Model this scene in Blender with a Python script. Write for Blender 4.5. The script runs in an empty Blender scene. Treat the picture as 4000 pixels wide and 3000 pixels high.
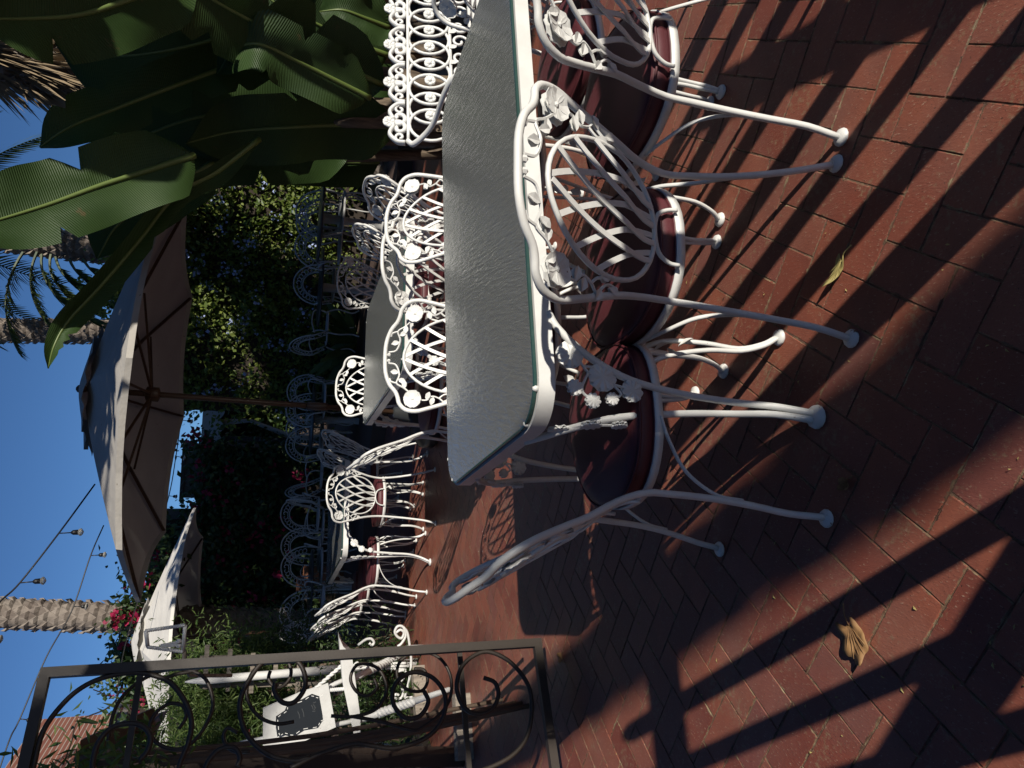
import bpy, bmesh, math, random
import numpy as np
from mathutils import Vector, Matrix
random.seed(7); RNG = np.random.default_rng(7)
R = math.radians
scene = bpy.context.scene
col = scene.collection

# ---------------------------------------------------------------- camera
CAM_H, F_PX, PITCH, ROLL = 1.27, 2690.0, R(18.48), R(3.75)
Fw = Vector((0, math.cos(PITCH), -math.sin(PITCH)))
U0 = Vector((0, math.sin(PITCH), math.cos(PITCH)))
R0 = Vector((1, 0, 0))
Rt = R0*math.cos(ROLL) + U0*math.sin(ROLL)          # right of the upright scene
Up = -R0*math.sin(ROLL) + U0*math.cos(ROLL)
cam_d = bpy.data.cameras.new('camera')
cam = bpy.data.objects.new('camera', cam_d); col.objects.link(cam)
M = Matrix((-Up, Rt, -Fw)).transposed().to_4x4()    # camera held sideways: world up is image left
M.translation = Vector((0, 0, CAM_H)); cam.matrix_world = M
cam_d.sensor_width = 36; cam_d.lens = F_PX/4000*36; cam_d.clip_start = .02; cam_d.clip_end = 600
scene.camera = cam

# ---------------------------------------------------------------- light
SUN_AZ, SUN_EL = R(129), R(25.5)                    # direction shadows travel, height
world = bpy.data.worlds.new('World'); scene.world = world; world.use_nodes = True
nt = world.node_tree; nt.nodes.clear()
sky = nt.nodes.new('ShaderNodeTexSky'); sky.sky_type = 'NISHITA'; sky.sun_disc = False
sky.sun_elevation = SUN_EL
S_to = Vector((-math.cos(SUN_AZ)*math.cos(SUN_EL), -math.sin(SUN_AZ)*math.cos(SUN_EL), math.sin(SUN_EL)))
sky.sun_rotation = math.atan2(S_to.x, S_to.y)
sky.air_density = 1.0; sky.dust_density = 0; sky.ozone_density = 9.0; sky.altitude = 1200
bg = nt.nodes.new('ShaderNodeBackground'); bg.inputs[1].default_value = .064
wo = nt.nodes.new('ShaderNodeOutputWorld')
nt.links.new(sky.outputs[0], bg.inputs[0]); nt.links.new(bg.outputs[0], wo.inputs[0])
sun_d = bpy.data.lights.new('sun', 'SUN'); sun_d.energy = 5.0; sun_d.angle = R(.45); sun_d.color = (1, .93, .82)
sun = bpy.data.objects.new('sun', sun_d); col.objects.link(sun)
sun.rotation_euler = S_to.to_track_quat('Z', 'Y').to_euler(); sun.location = (4, -6, 8)
vs = scene.view_settings; vs.view_transform = 'Standard'; vs.look = 'None'; vs.exposure = 0.3; vs.gamma = 1
vs.use_curve_mapping = False
scene.cycles.max_bounces = 8; scene.cycles.transparent_max_bounces = 12

# ---------------------------------------------------------------- helpers
DS = 2212/4000
def ray(x, y):
    return Fw + Rt*((1500-y/DS)/F_PX) + Up*((2000-x/DS)/F_PX)
CP = Vector((0, 0, CAM_H))
def PX(x, y, Y):
    d = ray(x, y); return CP + d*(Y/d.y)
def PZ(x, y, z=0):
    d = ray(x, y); return CP + d*((z-CAM_H)/d.z)
def on_plane(x, y, p0, n):
    d = ray(x, y); return CP + d*((p0-CP).dot(n)/d.dot(n))

class MB:
    def __init__(s): s.v = []; s.f = []; s.uv = None
    def add(s, vs_, fs):
        b = len(s.v); s.v += [tuple(q) for q in vs_]; s.f += [tuple(i+b for i in q) for q in fs]; return b
    def tube(s, pts, r, n=6, cap=True, flat=1.0):
        pts = [Vector(p) for p in pts]; m = len(pts)
        rs = r if isinstance(r, (list, tuple)) else [r]*m
        T = []
        for i in range(m):
            t = pts[min(i+1, m-1)] - pts[max(i-1, 0)]
            T.append(t.normalized() if t.length > 1e-9 else Vector((0, 0, 1)))
        a = Vector((0, 0, 1)) if abs(T[0].z) < .9 else Vector((1, 0, 0))
        N = T[0].cross(a).normalized(); vs_ = []
        for i in range(m):
            N = N - T[i]*N.dot(T[i])
            N = N.normalized() if N.length > 1e-6 else T[i].orthogonal().normalized()
            B = T[i].cross(N)
            for k in range(n):
                an = 2*math.pi*k/n
                vs_.append(pts[i] + (N*math.cos(an) + B*math.sin(an)*flat)*rs[i])
        fs = []
        for i in range(m-1):
            for k in range(n):
                fs.append((i*n+k, i*n+(k+1) % n, (i+1)*n+(k+1) % n, (i+1)*n+k))
        if cap: fs += [tuple(range(n-1, -1, -1)), tuple((m-1)*n+k for k in range(n))]
        s.add(vs_, fs); return s
    def strip(s, pts, w, t, nrm):
        """flat bar along pts; w across, t along nrm"""
        pts = [Vector(p) for p in pts]; m = len(pts); vs_ = []
        nrm = nrm if isinstance(nrm, list) else [Vector(nrm)]*m
        for i in range(m):
            tg = (pts[min(i+1, m-1)]-pts[max(i-1, 0)]).normalized()
            n_ = nrm[i].normalized(); a = tg.cross(n_).normalized()
            for sa, sn in ((-1, -1), (1, -1), (1, 1), (-1, 1)):
                vs_.append(pts[i] + a*(sa*w/2) + n_*(sn*t/2))
        fs = []
        for i in range(m-1):
            for k in range(4): fs.append((i*4+k, i*4+(k+1) % 4, i*4+4+(k+1) % 4, i*4+4+k))
        fs += [(3, 2, 1, 0), tuple((m-1)*4+k for k in range(4))]
        s.add(vs_, fs); return s
    def box(s, c, d, rot=None, bev=0):
        c = Vector(c); hx, hy, hz = d[0]/2, d[1]/2, d[2]/2
        vs_ = [Vector((x*hx, y*hy, z*hz)) for z in (-1, 1) for x, y in ((-1, -1), (1, -1), (1, 1), (-1, 1))]
        if rot is not None: vs_ = [rot @ q for q in vs_]
        s.add([c+q for q in vs_], [(3, 2, 1, 0), (4, 5, 6, 7), (0, 1, 5, 4), (1, 2, 6, 5), (2, 3, 7, 6), (3, 0, 4, 7)])
        return s
    def lathe(s, c, prof, n=12, axis='z', rot=None):
        c = Vector(c); vs_ = []
        for r_, z in prof:
            for k in range(n):
                a = 2*math.pi*k/n; q = Vector((r_*math.cos(a), r_*math.sin(a), z))
                vs_.append(c + (rot @ q if rot is not None else q))
        fs = []
        for i in range(len(prof)-1):
            for k in range(n): fs.append((i*n+k, i*n+(k+1) % n, (i+1)*n+(k+1) % n, (i+1)*n+k))
        fs += [tuple(range(n-1, -1, -1)), tuple((len(prof)-1)*n+k for k in range(n))]
        s.add(vs_, fs); return s
    def flower(s, c, X, Y, r, petals=6, cup=.25, t=.003):
        """sheet-metal flower in plane X,Y facing X x Y"""
        c = Vector(c); X = Vector(X).normalized(); Y = Vector(Y).normalized(); N = X.cross(Y)
        for k in range(petals):
            a = 2*math.pi*k/petals; d = X*math.cos(a)+Y*math.sin(a); e = N.cross(d)
            w = r*math.pi/petals*(1.02 if petals < 7 else .8)
            P = [(0, 0, 0), (.35, -.66, .2), (.35, .66, .2), (.72, -1, .42), (.70, 0, .05), (.72, 1, .42), (.97, -.66, .5), (1.0, 0, .22), (.97, .66, .5)]
            v1 = [c + d*(p*r) + e*(q*w) + N*(z*cup*r) for p, q, z in P]
            v2 = [q - N*t for q in v1]
            F1 = [(0, 1, 4), (0, 4, 2), (1, 3, 4), (4, 5, 2), (3, 6, 7, 4), (4, 7, 8, 5)]
            s.add(v1+v2, F1 + [tuple(i+9 for i in q[::-1]) for q in F1] + [(1, 0, 9, 10), (3, 1, 10, 12), (6, 3, 12, 15), (7, 6, 15, 16), (8, 7, 16, 17), (5, 8, 17, 14), (2, 5, 14, 11), (0, 2, 11, 9)])
        rr = r*.2
        s.add([c+N*(rr*.9)] + [c + (X*math.cos(i*1.047)+Y*math.sin(i*1.047))*rr + N*(rr*.3) for i in range(6)], [(0, 1+i, 1+(i+1) % 6) for i in range(6)])
        return s
    def leaf(s, c, d, N, L, W, t=.002):
        c = Vector(c); d = Vector(d).normalized(); N = Vector(N).normalized(); e = N.cross(d).normalized()
        P = [(0, 0, 0), (.3, -.8, .12), (.3, 0, 0), (.3, .8, .12), (.6, -1, .2), (.6, 0, .03), (.6, 1, .2), (.85, -.5, .1), (.85, .5, .1), (1, 0, -.02)]
        v1 = [c + d*(p*L) + e*(q*W/2) + N*(z*W) for p, q, z in P]; v2 = [q-N*t for q in v1]
        F1 = [(0, 1, 2), (0, 2, 3), (1, 4, 5, 2), (2, 5, 6, 3), (4, 7, 5), (5, 8, 6), (7, 9, 5), (5, 9, 8)]
        s.add(v1+v2, F1 + [tuple(i+10 for i in q[::-1]) for q in F1]); return s
    def build(s, name, mat, parent=None, smooth=True):
        me = bpy.data.meshes.new(name); me.from_pydata(s.v, [], s.f)
        if smooth: me.polygons.foreach_set('use_smooth', [True]*len(me.polygons))
        me.materials.append(mat); me.update()
        o = bpy.data.objects.new(name, me); col.objects.link(o)
        if parent is not None: o.parent = parent
        return o
def autosmooth(o, ang=40):
    try:
        me = o.data; bm = bmesh.new(); bm.from_mesh(me)
        for e in bm.edges:
            if len(e.link_faces) == 2 and e.calc_face_angle(0) > R(ang): e.smooth = False
        bm.to_mesh(me); bm.free()
    except Exception: pass
    return o
def crv(P, n=8, closed=False):
    """Catmull-Rom through P"""
    P = [Vector(p) for p in P]; out = []; m = len(P)
    rng = range(m) if closed else range(m-1)
    for i in rng:
        p0 = P[(i-1) % m] if (closed or i > 0) else P[0]*2-P[1]
        p1 = P[i]; p2 = P[(i+1) % m]
        p3 = P[(i+2) % m] if (closed or i+2 < m) else P[-1]*2-P[-2]
        for k in range(n):
            t = k/n
            out.append(.5*((2*p1)+(p2-p0)*t+(2*p0-5*p1+4*p2-p3)*t*t+(3*p1-p0-3*p2+p3)*t**3))
    if not closed: out.append(P[-1])
    else: out.append(out[0].copy())
    return out
def tag(o, label, cat, group=None):
    o['label'] = label; o['category'] = cat
    if group: o['group'] = group
    return o
def thing(name, label, cat, loc=(0, 0, 0), rz=0, group=None):
    o = bpy.data.objects.new(name, None); o.empty_display_size = .1; col.objects.link(o)
    o.location = loc; o.rotation_euler = (0, 0, rz); return tag(o, label, cat, group)
def struct(o): o['kind'] = 'structure'; return o
def stuff(o): o['kind'] = 'stuff'; return o
def copy_tree(o, loc, rz, label, group=None, parent=None):
    kids = [(ch, [g for g in ch.children]) for ch in o.children]
    c = o.copy(); col.objects.link(c); c.location = loc; c.rotation_euler = (0, 0, rz); c['label'] = label
    if group: c['group'] = group
    for ch, gs in kids:
        d = ch.copy(); col.objects.link(d); d.parent = c
        for g in gs:
            h = g.copy(); col.objects.link(h); h.parent = d
    return c
def np_mesh(name, V, Fq, mat, parent=None, smooth=False):
    me = bpy.data.meshes.new(name); V = np.asarray(V, np.float32).reshape(-1, 3); Fq = np.asarray(Fq, np.int32)
    k = Fq.shape[1]
    me.vertices.add(len(V)); me.vertices.foreach_set('co', V.ravel())
    me.loops.add(Fq.size); me.loops.foreach_set('vertex_index', Fq.ravel())
    me.polygons.add(len(Fq)); me.polygons.foreach_set('loop_start', np.arange(0, Fq.size, k, dtype=np.int32))
    me.polygons.foreach_set('loop_total', np.full(len(Fq), k, np.int32))
    me.update(calc_edges=True); me.validate(); me.shade_flat(); me.materials.append(mat)
    o = bpy.data.objects.new(name, me); col.objects.link(o)
    if parent is not None: o.parent = parent
    return o
def leaf_cards(C, size, up=.3, asp=.55, face=None):
    """folded diamond leaves at points C -> verts, quads"""
    C = np.asarray(C, float); n = len(C)
    d = RNG.normal(size=(n, 3)); d[:, 2] += up; d /= np.linalg.norm(d, axis=1)[:, None]
    q = RNG.normal(size=(n, 3))
    if face is not None: q = q*.6 + np.asarray(face)
    e = np.cross(d, q); e /= (np.linalg.norm(e, axis=1)[:, None]+1e-9)
    s_ = size*(.6+.8*RNG.random((n, 1)))
    w = np.cross(d, e)
    V = np.stack([C, C+d*s_*.5+e*s_*asp/2+w*s_*.08, C+d*s_, C+d*s_*.5-e*s_*asp/2+w*s_*.08], 1).reshape(-1, 3)
    return V, np.arange(4*n).reshape(n, 4)

# ---------------------------------------------------------------- materials
def mat(name, base=(.5, .5, .5), rough=.5, metal=0, spec=.5):
    m = bpy.data.materials.new(name); m.use_nodes = True
    b = m.node_tree.nodes['Principled BSDF']; b.inputs['Base Color'].default_value = (*base, 1)
    b.inputs['Roughness'].default_value = rough; b.inputs['Metallic'].default_value = metal
    b.inputs['Specular IOR Level'].default_value = spec
    return m
def N(m, t, **kw):
    n = m.node_tree.nodes.new(t)
    for k, v in kw.items(): setattr(n, k, v)
    return n
def L(m, a, b): m.node_tree.links.new(a, b)
def P_(m): return m.node_tree.nodes['Principled BSDF']
def noise(m, scale, detail=4, rough=.55, co='Object', vec=None, stretch=None):
    n = N(m, 'ShaderNodeTexNoise'); n.inputs['Scale'].default_value = scale
    n.inputs['Detail'].default_value = detail; n.inputs['Roughness'].default_value = rough
    if vec is None:
        tc = N(m, 'ShaderNodeTexCoord'); vec = tc.outputs[co]
    if stretch:
        mp = N(m, 'ShaderNodeMapping'); mp.inputs['Scale'].default_value = stretch; L(m, vec, mp.inputs[0]); vec = mp.outputs[0]
    L(m, vec, n.inputs['Vector']); return n
def ramp(m, fac, stops):
    r_ = N(m, 'ShaderNodeValToRGB'); L(m, fac, r_.inputs[0]); cr = r_.color_ramp
    while len(cr.elements) < len(stops): cr.elements.new(.5)
    for e, (p, c) in zip(cr.elements, stops): e.position = p; e.color = (*c, 1) if len(c) == 3 else c
    return r_
def mix(m, fac, a, b, typ='MIX'):
    n = N(m, 'ShaderNodeMix', data_type='RGBA', blend_type=typ)
    if hasattr(fac, 'is_output'): L(m, fac, n.inputs[0])
    else: n.inputs[0].default_value = fac
    for s_, v in ((n.inputs[6], a), (n.inputs[7], b)):
        if hasattr(v, 'is_output'): L(m, v, s_)
        else: s_.default_value = (*v, 1)
    return n.outputs[2]
def bump(m, h, strength=.3, dist=.01, bsdf=None):
    b = N(m, 'ShaderNodeBump'); b.inputs['Strength'].default_value = strength; b.inputs['Distance'].default_value = dist
    L(m, h, b.inputs['Height']); L(m, b.outputs[0], (bsdf or P_(m)).inputs['Normal']); return b
def worldpos(m): return N(m, 'ShaderNodeNewGeometry').outputs['Position']

def paint(name, base, rust=True, rough=.38):
    m = mat(name, base, rough); n1 = noise(m, 14, 5); n2 = noise(m, 60, 3, vec=worldpos(m))
    c = ramp(m, n1.outputs[0], [(.3, tuple(x*.86 for x in base)), (.7, base)]).outputs[0]
    if rust:
        nr = noise(m, 38, 6, .7, vec=worldpos(m))
        sz = N(m, 'ShaderNodeSeparateXYZ'); L(m, worldpos(m), sz.inputs[0]); mr = N(m, 'ShaderNodeMapRange'); L(m, sz.outputs[2], mr.inputs[0]); mr.inputs[1].default_value = 0; mr.inputs[2].default_value = .05; mr.inputs[3].default_value = .075; mr.inputs[4].default_value = 0
        ad = N(m, 'ShaderNodeMath', operation='ADD'); L(m, nr.outputs[0], ad.inputs[0]); L(m, mr.outputs[0], ad.inputs[1])
        k = ramp(m, ad.outputs[0], [(.685, (0, 0, 0)), (.71, (1, 1, 1))])
        c = mix(m, k.outputs[0], c, (.16, .075, .035))
    L(m, c, P_(m).inputs['Base Color']); bump(m, n2.outputs[0], .12, .002); return m
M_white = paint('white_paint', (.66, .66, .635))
M_cast = paint('cast_white_paint', (.66, .67, .655), rust=False, rough=.45)
M_oldwhite = paint('old_white_wood_paint', (.64, .64, .62), rough=.5)
M_shadewhite = paint('shaded_white_paint', (.42, .42, .41), rough=.55)  # white paint darkened, terrace shade put into the colour
M_iron = mat('dark_iron', (.028, .021, .016), .55)
bump(M_iron, noise(M_iron, 120, 3).outputs[0], .15, .002)
M_vinyl = mat('maroon_vinyl', (.085, .012, .018), .55)
_n = noise(M_vinyl, 6, 4, vec=worldpos(M_vinyl)); L(M_vinyl, ramp(M_vinyl, _n.outputs[0], [(.3, (.065, .012, .016)), (.7, (.10, .022, .028))]).outputs[0], P_(M_vinyl).inputs['Base Color'])
bump(M_vinyl, noise(M_vinyl, 260, 2).outputs[0], .08, .001)
M_wood = mat('brown_wood', (.09, .045, .022), .5)
_n = noise(M_wood, 8, 5, stretch=(12, 12, 1)); L(M_wood, ramp(M_wood, _n.outputs[0], [(.3, (.028, .014, .008)), (.7, (.075, .038, .02))]).outputs[0], P_(M_wood).inputs['Base Color'])
M_greywood = mat('weathered_wood', (.2, .17, .14), .75)
_n = noise(M_greywood, 6, 5, stretch=(10, 10, 1)); L(M_greywood, ramp(M_greywood, _n.outputs[0], [(.3, (.13, .11, .09)), (.7, (.3, .26, .21))]).outputs[0], P_(M_greywood).inputs['Base Color'])
M_darkwood = mat('dark_timber', (.035, .024, .018), .65)

# textured glass table top
M_glass = bpy.data.materials.new('rain_glass'); M_glass.use_nodes = True
m = M_glass; m.node_tree.nodes.clear()
out = N(m, 'ShaderNodeOutputMaterial')
tr = N(m, 'ShaderNodeBsdfTransparent'); tr.inputs[0].default_value = (.50, .58, .55, 1)
df = N(m, 'ShaderNodeBsdfDiffuse'); df.inputs[0].default_value = (.25, .26, .255, 1)
gl = N(m, 'ShaderNodeBsdfGlossy'); gl.inputs['Roughness'].default_value = .16; gl.inputs[0].default_value = (.95, .97, .97, 1)
tc = N(m, 'ShaderNodeTexCoord'); 
_n = noise(m, 26, 3, .6, vec=worldpos(m), stretch=(4.0, .55, 1)); _n.inputs['Distortion'].default_value = .6
bp = N(m, 'ShaderNodeBump'); bp.inputs['Strength'].default_value = .55; bp.inputs['Distance'].default_value = .005
L(m, _n.outputs[0], bp.inputs['Height']); L(m, bp.outputs[0], gl.inputs['Normal']); L(m, bp.outputs[0], df.inputs['Normal'])
fr = N(m, 'ShaderNodeFresnel'); fr.inputs[0].default_value = 3.2; L(m, bp.outputs[0], fr.inputs['Normal'])
m1 = N(m, 'ShaderNodeMixShader'); m1.inputs[0].default_value = .68; L(m, tr.outputs[0], m1.inputs[1]); L(m, df.outputs[0], m1.inputs[2])
m2 = N(m, 'ShaderNodeMixShader'); L(m, fr.outputs[0], m2.inputs[0]); L(m, m1.outputs[0], m2.inputs[1]); L(m, gl.outputs[0], m2.inputs[2])
L(m, m2.outputs[0], out.inputs[0])
M_edge = mat('green_glass_edge', (.025, .06, .055), .12)

# bricks
UNIT_ = .101
def brick_mat():
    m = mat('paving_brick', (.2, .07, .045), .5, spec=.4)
    wp = worldpos(m)
    oi = N(m, 'ShaderNodeObjectInfo'); ge = N(m, 'ShaderNodeNewGeometry')
    ad = N(m, 'ShaderNodeMath', operation='ADD'); L(m, oi.outputs['Random'], ad.inputs[0]); L(m, ge.outputs['Random Per Island'], ad.inputs[1])
    fr_ = N(m, 'ShaderNodeMath', operation='FRACT'); L(m, ad.outputs[0], fr_.inputs[0])
    tone = ramp(m, fr_.outputs[0], [(0, (.155, .042, .028)), (.3, (.205, .060, .038)), (.6, (.24, .076, .045)), (.85, (.215, .075, .05)), (1, (.175, .058, .046))])
    n1 = noise(m, 9, 6, .6, vec=wp); c = mix(m, ramp(m, n1.outputs[0], [(.35, (.0, .0, .0)), (.75, (.6, .6, .6))]).outputs[0], tone.outputs[0], (.12, .040, .030))
    n2 = noise(m, 190, 3, .75, vec=wp, stretch=(1, .4, 1)); k = ramp(m, n2.outputs[0], [(.61, (0, 0, 0)), (.69, (.6, .6, .6))])
    c = mix(m, k.outputs[0], c, (.38, .28, .2))                       # grit and pale flecks; glints off the rough brick painted in
    n3 = noise(m, 170, 3, .7, vec=wp); k3 = ramp(m, n3.outputs[0], [(.31, (1, 1, 1)), (.35, (0, 0, 0))])
    c = mix(m, k3.outputs[0], c, (.03, .018, .014))                    # pits
    n5 = noise(m, 5, 5, .65, vec=wp); n6 = noise(m, 60, 3, .7, vec=wp)
    mm = N(m, 'ShaderNodeMath', operation='MULTIPLY'); L(m, n5.outputs[0], mm.inputs[0]); L(m, n6.outputs[0], mm.inputs[1])
    c = mix(m, ramp(m, mm.outputs[0], [(.30, (0, 0, 0)), (.40, (.55, .55, .55))]).outputs[0], c, (.22, .17, .10))   # sandy dirt patches
    n4 = noise(m, 2.2, 4, vec=wp); c = mix(m, ramp(m, n4.outputs[0], [(.5, (0, 0, 0)), (.72, (.35, .35, .35))]).outputs[0], c, (.18, .12, .10))
    # ragged worn edges filled with sand and dirt
    uv = N(m, 'ShaderNodeUVMap'); ab = N(m, 'ShaderNodeVectorMath', operation='ABSOLUTE'); L(m, uv.outputs[0], ab.inputs[0])
    su = N(m, 'ShaderNodeVectorMath', operation='SUBTRACT'); su.inputs[0].default_value = (UNIT_-.001, UNIT_/2-.001, 1); L(m, ab.outputs[0], su.inputs[1])
    sp_ = N(m, 'ShaderNodeSeparateXYZ'); L(m, su.outputs[0], sp_.inputs[0]); mn = N(m, 'ShaderNodeMath', operation='MINIMUM'); L(m, sp_.outputs[0], mn.inputs[0]); L(m, sp_.outputs[1], mn.inputs[1])
    ne = noise(m, 42, 5, .75, vec=wp); th = N(m, 'ShaderNodeMapRange'); L(m, ne.outputs[0], th.inputs[0])
    th.inputs[1].default_value = .42; th.inputs[2].default_value = .74; th.inputs[3].default_value = -.001; th.inputs[4].default_value = .0085
    lt = N(m, 'ShaderNodeMath', operation='LESS_THAN'); L(m, mn.outputs[0], lt.inputs[0]); L(m, th.outputs[0], lt.inputs[1])
    nd = noise(m, 7, 4, .7, vec=wp); jc = ramp(m, nd.outputs[0], [(.36, (.05, .024, .017)), (.5, (.12, .07, .043)), (.66, (.25, .2, .12))])
    c = mix(m, lt.outputs[0], c, jc.outputs[0])
    L(m, c, P_(m).inputs['Base Color'])
    bump(m, n2.outputs[0], .45, .003); return m
M_brick = brick_mat()
M_mortar = mat('sandy_joint', (.17, .14, .09), .9)
_n = noise(M_mortar, 30, 5, .7, vec=worldpos(M_mortar)); L(M_mortar, ramp(M_mortar, _n.outputs[0], [(.36, (.07, .032, .022)), (.5, (.13, .075, .046)), (.68, (.24, .19, .11))]).outputs[0], P_(M_mortar).inputs['Base Color'])
bump(M_mortar, noise(M_mortar, 200, 3, vec=worldpos(M_mortar)).outputs[0], .6, .004)

def foliage(name, a, b, trans=.35, rough=.45, scale=3, veins=False):
    m = bpy.data.materials.new(name); m.use_nodes = True; t = m.node_tree; p = P_(m)
    ge = N(m, 'ShaderNodeNewGeometry'); n1 = noise(m, scale, 3, vec=ge.outputs['Position'])
    ad = N(m, 'ShaderNodeMath', operation='ADD'); L(m, n1.outputs[0], ad.inputs[0])
    sc = N(m, 'ShaderNodeMath', operation='MULTIPLY_ADD'); L(m, ge.outputs['Random Per Island'], sc.inputs[0]); sc.inputs[1].default_value = .5; sc.inputs[2].default_value = -.25
    L(m, sc.outputs[0], ad.inputs[1])
    c = ramp(m, ad.outputs[0], [(.25, a), (.75, b)]).outputs[0]
    L(m, c, p.inputs['Base Color']); p.inputs['Roughness'].default_value = rough
    tl = N(m, 'ShaderNodeBsdfTranslucent'); br = mix(m, 1, c, (1.1, 1.25, .5), 'MULTIPLY'); L(m, br, tl.inputs[0])
    ms = N(m, 'ShaderNodeMixShader'); ms.inputs[0].default_value = trans
    L(m, p.outputs[0], ms.inputs[1]); L(m, tl.outputs[0], ms.inputs[2]); L(m, ms.outputs[0], t.nodes['Material Output'].inputs[0])
    if veins:
        nb_ = noise(m, 9, 5, .7, vec=ge.outputs['Position']); kb = ramp(m, nb_.outputs[0], [(.66, (0, 0, 0)), (.72, (.8, .8, .8))]); L(m, mix(m, kb.outputs[0], c, (.10, .07, .03)), p.inputs['Base Color'])
        uv = N(m, 'ShaderNodeUVMap'); wv = N(m, 'ShaderNodeTexWave', wave_type='BANDS', bands_direction='X')
        wv.inputs['Scale'].default_value = 14; wv.inputs['Distortion'].default_value = .6; wv.inputs['Detail'].default_value = 2
        L(m, uv.outputs[0], wv.inputs['Vector']); b_ = bump(m, wv.outputs['Color'], .35, .01)
        L(m, b_.outputs[0], tl.inputs['Normal'])
    return m
M_banana = foliage('banana_leaf', (.014, .036, .009), (.036, .07, .016), .22, .5, 2, veins=True); P_(M_banana).inputs['Specular IOR Level'].default_value = .3
M_midrib = mat('leaf_midrib', (.09, .13, .03), .45)
M_sheath = mat('dry_sheath', (.1, .07, .045), .8)
_n = noise(M_sheath, 5, 5, stretch=(9, 9, 1)); L(M_sheath, ramp(M_sheath, _n.outputs[0], [(.3, (.045, .03, .02)), (.75, (.2, .15, .1))]).outputs[0], P_(M_sheath).inputs['Base Color'])
M_hedge = foliage('hedge_leaf', (.07, .115, .02), (.18, .22, .042), .35, .5, 4)
M_dkhedge = foliage('dark_hedge_leaf', (.02, .045, .012), (.05, .085, .02), .25, .5, 4)
M_fern = foliage('fern_leaf', (.05, .1, .02), (.13, .18, .05), .35, .55, 5)
M_frond = foliage('palm_frond', (.03, .055, .015), (.08, .11, .035), .25, .45, 3)
M_dryfrond = mat('dry_frond', (.2, .15, .09), .8)
M_blue = foliage('blue_petal', (.25, .32, .62), (.42, .5, .8), .3, .6, 6)
M_red = foliage('red_bract', (.24, .010, .05), (.42, .018, .085), .35, .6, 6)
M_bark = mat('palm_bark', (.25, .2, .16), .85)
_n = noise(M_bark, 12, 5); _ge = N(M_bark, 'ShaderNodeNewGeometry')
L(M_bark, mix(M_bark, .5, ramp(M_bark, _n.outputs[0], [(.3, (.085, .066, .054)), (.7, (.24, .2, .165))]).outputs[0], ramp(M_bark, _ge.outputs['Random Per Island'], [(0, (.10, .078, .066)), (1, (.26, .225, .19))]).outputs[0]), P_(M_bark).inputs['Base Color'])
bump(M_bark, noise(M_bark, 40, 4, stretch=(1, 1, .2)).outputs[0], .5, .01)
M_trunk = mat('tree_bark', (.12, .085, .06), .9)
bump(M_trunk, noise(M_trunk, 18, 5, stretch=(1, 1, .3)).outputs[0], .8, .02)
def cloth(name, base, trans):
    m = bpy.data.materials.new(name); m.use_nodes = True; p = P_(m); p.inputs['Roughness'].default_value = .85
    n1 = noise(m, 3, 5, vec=worldpos(m)); c = ramp(m, n1.outputs[0], [(.3, tuple(x*.85 for x in base)), (.7, base)]).outputs[0]
    n2 = noise(m, 26, 2, vec=worldpos(m)); k = ramp(m, n2.outputs[0], [(.74, (0, 0, 0)), (.78, (.7, .7, .7))]); c = mix(m, k.outputs[0], c, (.1, .09, .08))
    L(m, c, p.inputs['Base Color']); tl = N(m, 'ShaderNodeBsdfTranslucent'); L(m, c, tl.inputs[0])
    ms = N(m, 'ShaderNodeMixShader'); ms.inputs[0].default_value = trans
    L(m, p.outputs[0], ms.inputs[1]); L(m, tl.outputs[0], ms.inputs[2]); L(m, ms.outputs[0], m.node_tree.nodes['Material Output'].inputs[0])
    bump(m, noise(m, 5, 4, vec=worldpos(m)).outputs[0], .35, .05); return m
M_canvas = cloth('beige_canvas', (.37, .35, .32), .08)
M_canvas2 = cloth('white_canvas', (.62, .60, .56), .08)
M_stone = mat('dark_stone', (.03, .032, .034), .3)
M_taupe = mat('taupe_screen', (.11, .095, .08), .9)
M_rblock = mat('red_building_brick', (.36, .13, .07), .85)
M_rmort = mat('pale_mortar', (.45, .4, .34), .9)
M_tile = mat('clay_tile', (.15, .05, .035), .85)
M_black = mat('black_plastic', (.012, .012, .013), .45)
M_bulb = mat('clear_bulb', (.6, .58, .52), .08); P_(M_bulb).inputs['Transmission Weight'].default_value = .7
M_board = mat('chalkboard', (.014, .018, .024), .55)
M_chalk = mat('chalk_white', (.75, .75, .73), .8)
M_faint = mat('faded_chalk', (.05, .055, .06), .7)
M_soil = mat('dark_soil', (.03, .022, .016), .95)
M_terra = mat('terracotta', (.3, .13, .07), .8)
M_dryleaf = mat('dry_brown_leaf', (.25, .135, .055), .7)
_n = noise(M_dryleaf, 30, 5); L(M_dryleaf, ramp(M_dryleaf, _n.outputs[0], [(.3, (.16, .08, .03)), (.7, (.33, .19, .08))]).outputs[0], P_(M_dryleaf).inputs['Base Color'])
M_yelleaf = mat('dry_yellow_leaf', (.34, .28, .1), .7)
M_plast = mat('green_plastic', (.05, .16, .04), .4)

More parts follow.
